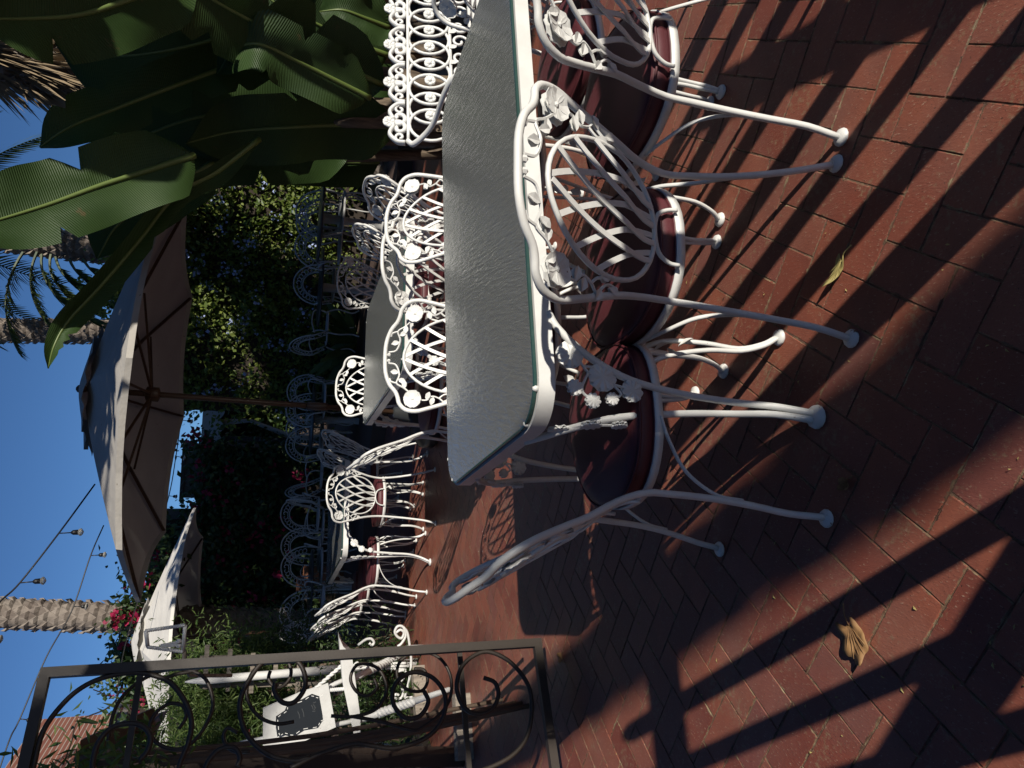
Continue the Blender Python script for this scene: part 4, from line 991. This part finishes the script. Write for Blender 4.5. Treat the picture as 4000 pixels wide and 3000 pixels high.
for k in range(14):
    bx, by = 3.0+rn.uniform(-.3, .35), 2.4+rn.uniform(-.25, .3); a = rn.uniform(0, 6.28); ln = rn.uniform(1.0, 1.6)
    B_ = Vector((bx, by, rn.uniform(2.5, 2.9))); d = Vector((math.cos(a)*.4, math.sin(a)*.3, 1))
    pts = [B_, B_+d*ln*.35, B_+d*ln*.65+Vector((math.cos(a), math.sin(a), 0))*.12, B_+d*ln*.85+Vector((math.cos(a), math.sin(a), -.4))*.35]
    banana_leaf(ban2, pts, rn.uniform(.35, .5), Vector((math.cos(a+1.6), math.sin(a+1.6), .3)), .25, rnd=rn)
    b = MB(); b.tube([(3.9+.05*k, 2.9+.04*(k % 3), 0), (3.8, 2.85, 1.2), (bx+.15, by+.1, 2.0), B_], [.045, .04, .03, .02], 8); b.build('stem', M_sheath, ban2)
for k, (x_, y_) in enumerate(((2.42, 2.0), (2.6, 2.12), (2.5, 1.9))):  # upright leaves added to shade one broad visible leaf
    banana_leaf(ban2, [Vector((x_+.12, y_+.1, 2.98)), Vector((x_+.06, y_+.05, 3.2)), Vector((x_, y_, 3.45)), Vector((x_-.03, y_, 3.75)), Vector((x_-.1, y_-.02, 4.1))], .36, S_to, .2, rnd=rn)
# red flowering spray hanging over the farther umbrella by the left palm
sp = thing('bougainvillea', 'red flowered bougainvillea spray at the foot of the left palm trunk above the umbrella', 'plant')
C = np.concatenate([np.array(PX(x, y, 10.2))+RNG.normal(size=(90, 3))*.1 for x, y in ((262, 1325), (285, 1310), (300, 1290), (275, 1345), (330, 1245), (350, 1180))])
V, Fq = leaf_cards(C, .08, -.3, .6); np_mesh('foliage', V, Fq, M_dkhedge, sp)
C = np.concatenate([np.array(PX(x, y, 10.1))+RNG.normal(size=(40, 3))*.06 for x, y in ((255, 1330), (300, 1262), (290, 1335))])
V, Fq = leaf_cards(C, .085, -.1, .9); np_mesh('blossoms', V, Fq, M_red, sp)
# high wispy plumbago over the umbrella
sp = thing('plumbago_shrub', 'loose blue flowering shrub rising above the large umbrella beside the palm', 'shrub')
C = np.concatenate([np.array(PX(x, y, 10.6))+RNG.normal(size=(260, 3))*.16 for x, y in ((300, 520), (265, 560), (330, 480), (290, 590), (230, 650), (340, 440), (360, 500), (310, 450))])
V, Fq = leaf_cards(C, .075, 0, .6, (0, -1, .3)); np_mesh('foliage', V, Fq, M_hedge, sp)
C = np.concatenate([np.array(PX(x, y, 10.4))+RNG.normal(size=(26, 3))*.14 for x, y in ((275, 590), (315, 500), (340, 455), (265, 620), (360, 490))])
V, Fq = leaf_cards(C, .055, 0, .9); np_mesh('blossoms', V, Fq, M_blue, sp)
b = MB(); b.tube(crv([PX(420, 500, 10.7), PX(340, 500, 10.7), PX(280, 560, 10.6), PX(225, 655, 10.6)], 5), .012, 5); b.build('stem', M_trunk, sp)
# far trees closing the view
for i, (x, Y, h, r_, lb) in enumerate([(6.5, 15, 6, 2.4, 'dark tree mass far behind the banana clump'), (3.6, 17, 4.2, 1.7, 'dark tree behind the blue flowering hedge'), (-.4, 19, 2.4, 1.0, 'small tree far behind, beside the umbrella pole'), (-2.8, 18, 2.4, 1.0, 'pale tree far behind the taupe screen'), (-7.5, 16, 3.4, 1.7, 'tree far behind the farther umbrella')]):
    leaf_tree(lb, (x, Y, 0), h, [((x, Y, h*.75), r_), ((x-.8*r_, Y-.2, h*.6), r_*.75), ((x+.8*r_, Y, h*.62), r_*.75), ((x, Y-.4, h*.4), r_*.8)], 3000, .28, seed=20+i, group='trees closing the view')

# ================================================================ LEFT BACKGROUND
def quad_board(b, P4, th, nrm):
    nrm = Vector(nrm).normalized(); A = [Vector(p) for p in P4]; B = [p-nrm*th for p in A]; n = len(A)
    b.add(A+B, [tuple(range(n)), tuple(range(2*n-1, n-1, -1))]+[(i, n+i, n+(i+1) % n, (i+1) % n) for i in range(n)])
def twisted(b, A, B, r_=.016, turns=7, n=56):
    A, B = Vector(A), Vector(B); d = (B-A).normalized(); X = d.orthogonal().normalized(); Y = d.cross(X)
    for ph in (0, math.pi):
        pts = []
        for k in range(n+1):
            u = k/n; a = ph+turns*2*math.pi*u; pts.append(A.lerp(B, u)+(X*math.cos(a)+Y*math.sin(a))*r_*.55)
        b.tube(pts, r_*.75, 6)
C1 = lambda cx, cy: (553+cx*.3, 1216.6+cy*.3)
C2 = lambda cx, cy: (331.8+cx*.2333, 1272+cy*.2333)
YE = 5.15
easel = thing('sign_easel', 'white easel with twisted legs holding a black scalloped chalkboard by the gate', 'easel')
def E1(cx, cy, Y=YE): return PX(*C1(cx, cy), Y)
nb = (E1(520, 870)-E1(50, 1050)).cross(E1(50, 1330)-E1(50, 1050)).normalized()
if nb.y > 0: nb = -nb
b = MB(); quad_board(b, [E1(50, 1050, YE+.03), E1(330, 930), E1(520, 870, YE-.02), E1(575, 1180, YE-.02), E1(330, 1290), E1(50, 1340, YE+.03)], .02, nb); b.build('back_board', M_oldwhite, easel, smooth=False)
outl = [(155, 1100), (215, 1060), (235, 1015), (330, 985), (400, 945), (450, 960), (500, 930), (520, 990), (512, 1040), (545, 1080), (535, 1110), (470, 1130), (440, 1175), (340, 1190), (265, 1235), (205, 1220), (165, 1235), (155, 1170)]
def sh(k): 
    cx = sum(p[0] for p in outl)/len(outl); cy = sum(p[1] for p in outl)/len(outl)
    return [E1(cx+(x-cx)*k, cy+(y-cy)*k, YE) for x, y in outl]
b = MB(); quad_board(b, [p+nb*.012 for p in sh(1.06)], .008, nb); b.build('chalkboard', M_board, easel, smooth=False)
rim = crv(sh(.97), 3, closed=True); b = MB()
for i in range(0, len(rim)-2, 2): b.strip([rim[i]+nb*.0145, rim[i+1]+nb*.0145], .004, .001, nb)
stuff(b.build('dotted_border', M_chalk, easel, smooth=False))
b = MB()
for (x0, y0, x1, y1) in ((410, 1000, 432, 992), (412, 1010, 425, 1040), (398, 1015, 410, 1045), (430, 1030, 415, 1050), (405, 1060, 428, 1058), (330, 1040, 345, 1100), (300, 1060, 315, 1110)):
    b.strip([E1(x0, y0)+nb*.0145, E1((x0+x1)/2+4, (y0+y1)/2)+nb*.0145, E1(x1, y1)+nb*.0145], .006, .001, nb)
b.build('faint_chalk_marks', M_faint, easel, smooth=False)
b = MB(); quad_board(b, [E1(600, 535, YE-.1), E1(628, 600, YE-.1), E1(690, 660, YE-.1), E1(752, 1110, YE-.12), E1(750, 1292, YE-.12), E1(716, 1290, YE-.12), E1(625, 870, YE-.1), E1(603, 600, YE-.1)], .12, (0, -1, 0)); b.build('ledge', M_oldwhite, easel, smooth=False)
for (A, B, tw) in ((E1(700, 830, YE), PZ(*C1(1120, 625)), 1), (E1(740, 1130, YE-.05), PZ(*C1(1400, 905)), 1), (E1(745, 1255, YE), PZ(*C1(1060, 1310)), 0)):
    b = MB(); d = B-A
    b.tube([A, A+d*.25], [.026, .026], 8); twisted(b, A+d*.22, A+d*.62, .026, 5); b.tube([A+d*.6, B], [.026, .017], 8); b.build('leg', M_oldwhite, easel)
for (A, B) in ((E1(690, 845), E1(60, 1110)), (E1(735, 1160), E1(-120, 1330))):
    b = MB(); b.tube([A+Vector((0, .06, 0)), B+Vector((0, .06, 0))], .018, 8); b.build('upright', M_oldwhite, easel)
for (A, B) in ((E1(430, 900), E1(660, 700)), (E1(520, 915), E1(640, 905))):
    b = MB(); twisted(b, A, B, .012, 4, 30); b.build('tie_rod', M_oldwhite, easel)
# trellis with white post
tr_ = thing('garden_trellis', 'weathered wooden trellis with a white pointed post among feathery shrubs', 'trellis')
b = MB(); A, B = PX(*C2(290, 862), 5.9), PX(*C2(1720, 742), 5.9); d = (B-A).normalized()
b.tube([A, A-d*(-.14), B+d*.75], [.006, .033, .036], 10); b.build('post', M_oldwhite, tr_)
for cx in (490, 703, 915, 1128, 1342, 1552):
    b = MB(); off = (cx-490)*.09
    A = PX(*C2(cx+8, 520+off*2), 6.0); B = PX(*C2(cx-14, 925+off), 6.0); b.strip([A, B], .035, .018, (0, -1, 0)); b.build('slat', M_greywood, tr_, smooth=False)
for cy in (600, 860):
    b = MB(); A = PX(*C2(430, cy+40), 6.03); B = PX(*C2(1800, cy+10), 6.03); b.strip([A, B+(B-A)*.3], .03, .02, (0, -1, 0)); b.build('upright', M_greywood, tr_, smooth=False)
# hanging bracket
hb = thing('sign_bracket', 'small white twisted iron frame hanging against the farther umbrella', 'bracket')
C3 = lambda cx, cy: (cx*.3333, 1106+cy*.3333)
q = [PX(*C3(*p), 4.4) for p in ((945, 770), (1200, 733), (1185, 905), (958, 875))]
for i in range(4):
    b = MB(); A, B = q[i], q[(i+1) % 4]
    (twisted(b, A, B, .009, 8, 50) if i in (0, 2) else b.strip([A, B], .02, .012, (0, -1, 0))); b.build('frame_bar', M_oldwhite, hb)
b = MB()
for k in (-1, 0, 1): b.tube(crv([PX(*C3(1040, 865+k*3), 4.4), PX(*C3(1100, 862+k*9), 4.4), PX(*C3(1155, 850+k*12), 4.4)], 4), .006, 6)
for c in ((1160, 838), (1160, 868)): b.lathe(PX(*C3(*c), 4.4), [(.004, -.016), (.014, -.008), (.014, .008), (.004, .016)], 8)
b.build('tassel', M_oldwhite, hb)
b = MB(); b.tube([PX(*C3(1195, 905), 4.4), PX(*C3(1190, 990), 4.5), PX(*C3(1230, 1060), 4.6), PX(*C3(1500, 1060), 4.8)], .012, 6); b.build('arm', M_greywood, hb)
# white scroll plant stand
st_ = thing('plant_stand', 'curly white wrought iron plant stand beside the easel leg', 'stand')
for L_ in ([(1010, 500), (1040, 480), (1065, 500), (1050, 540), (1020, 530), (1000, 495), (1020, 455), (1060, 460), (1078, 520), (1050, 575), (1020, 600)], [(1060, 460), (1090, 500), (1108, 600), (1118, 700), (1110, 800), (1090, 900), (1070, 970)], [(1020, 780), (1060, 770), (1080, 790), (1060, 830), (1040, 860), (1060, 930), (1040, 975), (1000, 970), (1005, 945), (1030, 950)], [(735, 590), (790, 550), (830, 545), (850, 570), (835, 590), (815, 575)], [(1220, 550), (1240, 545), (1262, 560), (1240, 580)], [(700, 740), (730, 715), (738, 740), (715, 760), (850, 745), (1100, 742)], [(850, 735), (1000, 722), (1080, 720)], [(860, 755), (1000, 760), (1080, 768)]):
    b = MB(); b.tube(crv([PX(*C1(x, y), 5.7) for x, y in L_], 4), .011, 7); b.build('scroll', M_oldwhite, st_)
for (x0, y0) in ((1108, 600), (1070, 970), (850, 660)):
    A = PX(*C1(x0, y0), 5.7); b = MB(); b.tube([A, Vector((A.x, A.y, .0))], .011, 6); b.build('leg', M_oldwhite, st_)
# planter bed
def timber(label, A, B, h, w, m_=M_greywood):
    A, B = Vector(A), Vector(B); d = (B-A); L_ = d.length; d.normalize(); rm = Matrix((d, Vector((-d.y, d.x, 0)), Vector((0, 0, 1)))).transposed()
    b = MB(); b.box((A+B)/2+Vector((0, 0, h/2)), (L_, w, h), rm); o = autosmooth(b.build('timber_edging', m_, smooth=False)); return tag(o, label, 'timber', 'planter bed edging')
timber('weathered timber edging at the near side of the planter bed under the gate', PZ(1012, 1497), PZ(1020, 1640), .10, .09)
timber('weathered timber edging at the far side of the planter bed behind the easel', PZ(915, 1440), PZ(925, 1572), .10, .09)
b = MB(); p0 = PZ(925, 1500); b.box((p0.x-1.6, p0.y-.2, .03), (2.6, 2.2, .06)); so = b.build('planter_soil', M_soil, smooth=False); struct(so)
b = MB(); A = PZ(893, 1577); b.lathe((A.x, A.y, .0), [(.1, 0), (.1, .015), (.075, .02), (.02, .24), (.012, .25)], 16); co = b.build('green_cone', M_plast); tag(co, 'small green cone in the planter bed under the gate', 'cone')
# timber post and beam at the left edge
tp_ = thing('timber_post', 'dark brown timber post at the left edge behind the gate', 'post')
b = MB(); A, B = PX(1000, 1634, 4.3), PX(215, 1640, 4.3); d = (A-B).normalized(); A = A+d*(A.z/-d.z) if d.z < 0 else A
b.strip([A, B], .085, .09, (0, -1, 0)); b.build('post', M_darkwood, tp_, smooth=False)
b = MB(); b.strip([PX(330, 1555, 5.2), PX(175, 1628, 4.6)], .16, .05, (.2, -1, .2)); b.build('beam', M_wood, tp_, smooth=False)
b = MB(); b.strip([PX(330, 1545, 5.3), PX(300, 1600, 5.0)], .2, .02, (.2, -1, .2)); b.build('board', M_wood, tp_, smooth=False)
# feathery shrub: fine needles
def feathery(name, label, spots, n, size, m_, rad=.22):
    t = thing(name, label, 'shrub'); V_, F_ = [], []
    C = np.concatenate([np.array(PX(x, y, Y))+RNG.normal(size=(n, 3))*rad for x, y, Y in spots])
    d = RNG.normal(size=C.shape); d[:, 2] += .8; d /= np.linalg.norm(d, axis=1)[:, None]
    tc_ = C+d*size*1.6
    V, Fq = leaf_cards(np.concatenate([C+(tc_-C)*u for u in (0, .25, .5, .75, 1)])+RNG.normal(size=(len(C)*5, 3))*.012, size*.55, .2, .22, (0, -1, .3))
    np_mesh('foliage', V, Fq, m_, t)
    for x, y, Y in spots:
        b = MB(); p = Vector(PX(x, y, Y)); b.tube(crv([(p.x+.05, p.y+.1, .0), (p.x-.04, p.y+.08, p.z*.5), p], 4), .012, 5); b.build('stem', M_trunk, t)
    return t
feathery('fern_shrub', 'feathery green shrub behind the gate scrolls and white post', [(450, 1500, 6.4), (430, 1470, 6.5), (460, 1590, 6.2), (470, 1530, 6.4), (480, 1450, 6.6), (490, 1600, 6.0), (520, 1550, 6.2), (550, 1480, 6.5), (570, 1600, 6.1), (450, 1625, 6.0), (540, 1420, 6.8), (595, 1440, 6.7), (470, 1560, 6.3)], 280, .10, M_fern, .17)
feathery('fern_shrub', 'dark feathery bush low in the planter bed below the easel ledge', [(800, 1460, 6.0), (820, 1490, 6.0), (790, 1520, 5.9), (800, 1570, 5.7), (840, 1600, 5.5), (840, 1470, 6.1), (640, 1400, 7.0), (680, 1420, 7.0), (720, 1410, 7.0), (660, 1460, 6.8)], 170, .1, M_dkhedge)
feathery('leafy_weed', 'fresh green leafy shoots at the lower left edge before the dark timber', [(300, 1645, 3.2), (210, 1650, 3.3), (345, 1650, 3.1), (160, 1640, 3.5)], 22, .13, M_fern, .06)
# vine tendril in the sky
vt = thing('vine_tendril', 'thin vine tendril with a few leaves against the sky inside the gate', 'vine')
C4 = lambda cx, cy: (cx*.175, 1437.8+cy*.175)
b = MB(); b.tube(crv([PX(*C4(*p), 4.2) for p in ((1480, 300), (1420, 440), (1290, 545), (1130, 610), (1010, 660), (940, 720), (910, 800), (880, 950), (780, 1220))], 4), .004, 5); b.build('stem', M_trunk, vt); b = MB(); b.tube(crv([PX(*C4(*p), 4.2) for p in ((1320, 385), (1240, 330), (1150, 295))], 4), .003, 5); b.build('stem', M_trunk, vt)
for p, dq in (((1250, 345), (-60, 10)), ((1000, 600), (-80, 25)), ((990, 590), (15, -50)), ((1020, 600), (20, -45)), ((1050, 690), (-100, 60)), ((1060, 680), (50, 0)), ((960, 950), (40, 90)), ((950, 960), (-60, 70))):
    A = PX(*C4(*p), 4.2); B = PX(*C4(p[0]+dq[0], p[1]+dq[1]), 4.2); b = MB(); b.leaf(A, B-A, (0.2, -1, .3), (B-A).length, (B-A).length*.35); b.build('leaf', M_fern, vt)
# brick house far left
bh = thing('brick_house', 'red brick house corner with tiled roof edge beyond the gate', 'house')
m = M_rblock; bt = N(m, 'ShaderNodeTexBrick'); bt.inputs['Scale'].default_value = 1; bt.inputs['Brick Width'].default_value = .26; bt.inputs['Row Height'].default_value = .09; bt.inputs['Mortar Size'].default_value = .009
bt.inputs['Color1'].default_value = (.24, .085, .05, 1); bt.inputs['Color2'].default_value = (.17, .06, .04, 1); bt.inputs['Mortar'].default_value = (.34, .29, .24, 1)
mp = N(m, 'ShaderNodeMapping'); tc = N(m, 'ShaderNodeTexCoord'); sx_ = N(m, 'ShaderNodeSeparateXYZ'); cb = N(m, 'ShaderNodeCombineXYZ')
L(m, tc.outputs['Object'], sx_.inputs[0]); L(m, sx_.outputs[0], cb.inputs[0]); L(m, sx_.outputs[2], cb.inputs[1]); L(m, cb.outputs[0], bt.inputs['Vector']); L(m, bt.outputs['Color'], P_(m).inputs['Base Color'])
YH = 15
roofp = [PX(60, 1545, YH), PX(180, 1538, YH), PX(235, 1525, YH)]
zt_ = PX(150, 1565, YH)
b = MB(); A = PX(75, 1610, YH); B = PX(245, 1585, YH)
b.box((A.x-3.2, YH+1.5, B.z*.5+.1), (6.4+(B.x-A.x)*2, 3, B.z+.1)); b.build('wall', M_rblock, bh, smooth=False)
b = MB(); b.box((A.x-3.6, YH+1.4, A.z*.5+.35), (5.6, 2.8, A.z+.7)); b.build('gable', M_rblock, bh, smooth=False)
for k in range(26):
    b = MB(); x = A.x-6.2+k*.22; p = Vector((x, YH-.1, A.z+.72)); b.tube([p+Vector((0, -.12, 0)), p+Vector((0, .5, .22))], .09, 8, flat=.7); b.build('roof_tile', M_tile, bh)
# taupe screen and dark pavilion in the far middle
sc = thing('privacy_screen', 'taupe fabric screen panel behind the red bougainvillea under the umbrella', 'screen')
P4 = [PX(404, 957, 13.2), PX(404, 1075, 13.2)]; z0 = P4[0].z
b = MB(); b.box(((P4[0].x+P4[1].x)/2, 13.2, z0/2), (abs(P4[0].x-P4[1].x), .04, z0)); b.build('panel', M_taupe, sc, smooth=False)
b = MB(); b.box(((P4[0].x+P4[1].x)/2, 13.17, z0+.03), (abs(P4[0].x-P4[1].x)+.08, .08, .06)); b.build('top_rail', M_darkwood, sc, smooth=False)
pv = thing('pavilion', 'dark open pavilion with scalloped awning in the far middle', 'pavilion')
A, B = PX(452, 870, 15.5), PX(452, 1000, 15.5); zt_ = A.z
b = MB(); b.box(((A.x+B.x)/2+.3, 17.2, zt_+.04), (abs(A.x-B.x)+1.4, 3.6, .12)); b.build('roof', M_taupe, pv, smooth=False)
b = MB(); nS = 8; W_ = abs(A.x-B.x)+1.2; x0 = (A.x+B.x)/2+.3-W_/2; vs_ = []
for i in range(nS*8+1):
    u = i/8; dz = .32+.10*abs(math.sin(u*math.pi)); vs_ += [(x0+W_*i/(nS*8), 15.38, zt_+.1), (x0+W_*i/(nS*8), 15.34, zt_-dz+.1), (x0+W_*i/(nS*8), 15.40, zt_+.1), (x0+W_*i/(nS*8), 15.36, zt_-dz+.1)]
b.add(vs_, [(4*i, 4*i+1, 4*i+5, 4*i+4) for i in range(nS*8)]+[(4*i+2, 4*i+6, 4*i+7, 4*i+3) for i in range(nS*8)]); b.build('awning', M_canvas, pv, smooth=False)
for k in range(4):
    b = MB(); b.box((x0+W_*k/3, 15.6, zt_/2), (.1, .1, zt_)); b.build('post', M_darkwood, pv, smooth=False)
for k in (0, 1):
    b = MB(); xx = x0+W_*(k+.35)/3; b.tube([(xx, 15.7, zt_), (xx+.1, 15.7, zt_-.8), (xx-.25, 15.7, .9), (xx-.2, 15.7, .2)], [.22, .1, .16, .2], 8, flat=.4); b.build('curtain', M_canvas, pv)
b = MB(); b.box((x0+W_/2, 18.6, zt_/2), (W_, .1, zt_)); b.build('back_wall', M_darkwood, pv, smooth=False)
# terracotta pots / small statue in the dark
for i, (x, y, r_, lb) in enumerate(((655, 1245, .17, 'large terracotta pot behind the far left chairs'), (640, 1262, .12, 'smaller terracotta pot in the dark behind the far left chairs'))):
    p = PX(x, y, 11.0); t = thing('flower_pot', lb, 'pot', loc=(p.x, p.y, .17), group='terracotta pots')
    b = MB(); h = max(.35, p.z-.17); b.lathe((0, 0, 0), [(r_*.65, 0), (r_, h*.55), (r_*.9, h*.85), (r_*1.05, h*.9), (r_*1.05, h), (r_*.85, h), (r_*.8, h*.9)], 18); b.build('pot', M_terra, t)
sp = thing('agave_plant', 'spiky green plant with broad pointed leaves below the blue hedge', 'plant')
p = PX(690, 735, 10.4); rn = random.Random(5)
for k in range(13):
    a = k*2.4; b = MB(); d = Vector((math.cos(a), math.sin(a)*.7, rn.uniform(.3, 1.1))); b.leaf((p.x, p.y, .25), d, Vector((-d.x*.6, -1, .5)), rn.uniform(.55, .95), .14, .006); b.build('leaf', M_banana if False else M_fern, sp)

# ================================================================ STRING LIGHTS
def string(label, pts, Y, bulbs):
    t = thing('string_light', label, 'string light', group='strings of festoon bulbs')
    P3 = [PX(x, y, Yk) for (x, y), Yk in zip(pts, Y)]; b = MB(); b.tube(crv(P3, 6), .0055, 5); b.build('wire', M_black, t)
    for (x, y, x2, y2, Yb) in bulbs:
        A, B = PX(x, y, Yb), PX(x2, y2, Yb); d = (B-A).normalized(); Ln = (B-A).length
        b = MB(); b.tube([A, A+d*Ln*.55], .004, 5); b.tube([A+d*Ln*.5, A+d*Ln*.58, A+d*Ln*.8], [.008, .016, .017], 8); so = b.build('socket', M_black, t)
        b = MB(); b.tube([A+d*Ln*(.78+.24*k/6) for k in range(7)], [.013, .02, .024, .025, .022, .014, .003], 10); b.build('bulb', M_bulb, so)
string('nearer string of bulbs crossing the open sky from the left corner to the umbrella', [(-60, 1370), (0, 1300), (43, 1259), (127, 1152), (205, 1046)], (4.6, 4.8, 4.9, 5.1, 5.4), [(43, 1259, 99, 1254, 4.9), (127, 1152, 180, 1149, 5.1), (-40, 1380, 6, 1381, 4.7)])
string('farther string of bulbs running behind the gate corner up to the umbrella', [(-20, 1720), (20, 1600), (43, 1553), (100, 1420), (155, 1320), (196, 1200), (224, 1135)], (5.6, 5.8, 5.9, 6.1, 6.3, 6.5, 6.7), [(196, 1200, 230, 1198, 6.5), (160, 1310, 190, 1310, 6.3), (43, 1553, 72, 1556, 5.9)])
string('string of bulbs hanging below the large umbrella rim toward the palm', [(390, 890), (391, 905), (380, 985), (365, 1070), (330, 1190), (270, 1395), (250, 1520)], (8.2, 8.2, 8.4, 8.6, 8.6, 8.6, 8.6), [(391, 907, 417, 911, 8.2), (380, 985, 400, 990, 8.4), (364, 1071, 383, 1073, 8.6)])

# ================================================================ FALLEN LEAVES
def fallen(label, p, L_, rot, m_, lobes=5, curl=.3, seed=0, asp=1):
    rn = random.Random(seed); n = 40; vs_ = [(0, 0, 0)]
    for k in range(n):
        a = 2*math.pi*k/n; r_ = L_*.5*(.76+.2*abs(math.cos(lobes*a/2))**1.2)*(1+rn.uniform(-.05, .05))
        if abs(a-math.pi) < .5: r_ *= .6
        vs_.append((r_*math.cos(a)*1.15, r_*math.sin(a)*asp, 0))
    mid = [(x*.55, y*.55, 0) for x, y, z in vs_[1:]]; vs_ += mid
    vs2 = []
    for x, y, z in vs_:
        rr_ = math.hypot(x, y)/(L_*.5); vs2.append(Vector((x, y, .004+curl*L_*.35*rr_**2+.035*L_*math.sin(5*math.atan2(y, x)+1)*rr_)))
    b = MB(); top = vs2; bot = [v-Vector((0, 0, .0012)) for v in vs2]; m0 = len(vs2)
    F1 = [(0, n+1+k, n+1+(k+1) % n) for k in range(n)]+[(n+1+k, 1+k, 1+(k+1) % n, n+1+(k+1) % n) for k in range(n)]
    b.add(top+bot, F1+[tuple(i+m0 for i in q[::-1]) for q in F1]+[(1+k, m0+1+k, m0+1+(k+1) % n, 1+(k+1) % n) for k in range(n)])
    t = thing('fallen_leaf', label, 'leaf', loc=(p.x, p.y, .002), rz=rot, group='dry leaves on the bricks')
    b.build('blade', m_, t)
    for a in (0, .5, -.5, 1.0, -1.0):
        v = MB(); v.tube([Vector((-.3*L_, 0, .006)).lerp(Vector((L_*.42*math.cos(a)*(1 if abs(a) < .9 else .8), L_*.42*math.sin(a)*asp, .0045+curl*L_*.2)), u/4) for u in range(5)], .0008, 4); v.build('vein', m_, t)
    v = MB(); v.tube(crv([(-.28*L_, 0, .006), (-.5*L_, .03*L_, .012), (-.75*L_, .05*L_, .004)], 4), .0016, 5); v.build('stalk', m_, t)
    return t
fallen('large dry brown leaf lying on sunlit bricks at the lower right', PZ(1852, 1380), .105, R(215), M_dryleaf, 5, .4, 1, .8)
fallen('small curled yellow green leaf on the bricks behind the middle chair', PZ(1815, 582), .085, R(150), M_yelleaf, 3, .55, 2, .38)
fallen('tiny brown leaf by the chair foot at the near end of far left table', PZ(915, 958), .07, R(10), M_dryleaf, 4, .5, 3)
fallen('tiny leaf in the shade near the iron gate foot', PZ(1215, 1420), .05, R(80), M_dryleaf, 4, .5, 4)
fallen('tiny dark leaf in deep shade between the left chair and the stripes', PZ(1830, 1045), .035, R(140), M_dryleaf, 4, .6, 5)

# crumbs, petals and bits of leaf nobody could count
rn = random.Random(31); b = MB()
for k in range(150):
    Y = .85+rn.random()**1.5*6; x = rn.uniform(-.62, .5)*Y*1.05; r_ = rn.uniform(.0015, .0048)*(1+.1*Y); a = rn.random()*6.28; h = rn.uniform(.0015, .004)
    c = Vector((x, Y, .0025)); d = Vector((math.cos(a), math.sin(a), 0)); e = Vector((-d.y, d.x, 0))
    b.add([c-d*r_*1.4, c+e*r_*.5+Vector((0, 0, h)), c+d*r_*1.4, c-e*r_*.5+Vector((0, 0, h*.6))], [(0, 3, 2, 1)])
o = b.build('leaf_litter', M_yelleaf, smooth=False); stuff(o); o['label'] = 'scattered crumbs and leaf bits on the brick patio'; o['category'] = 'litter'
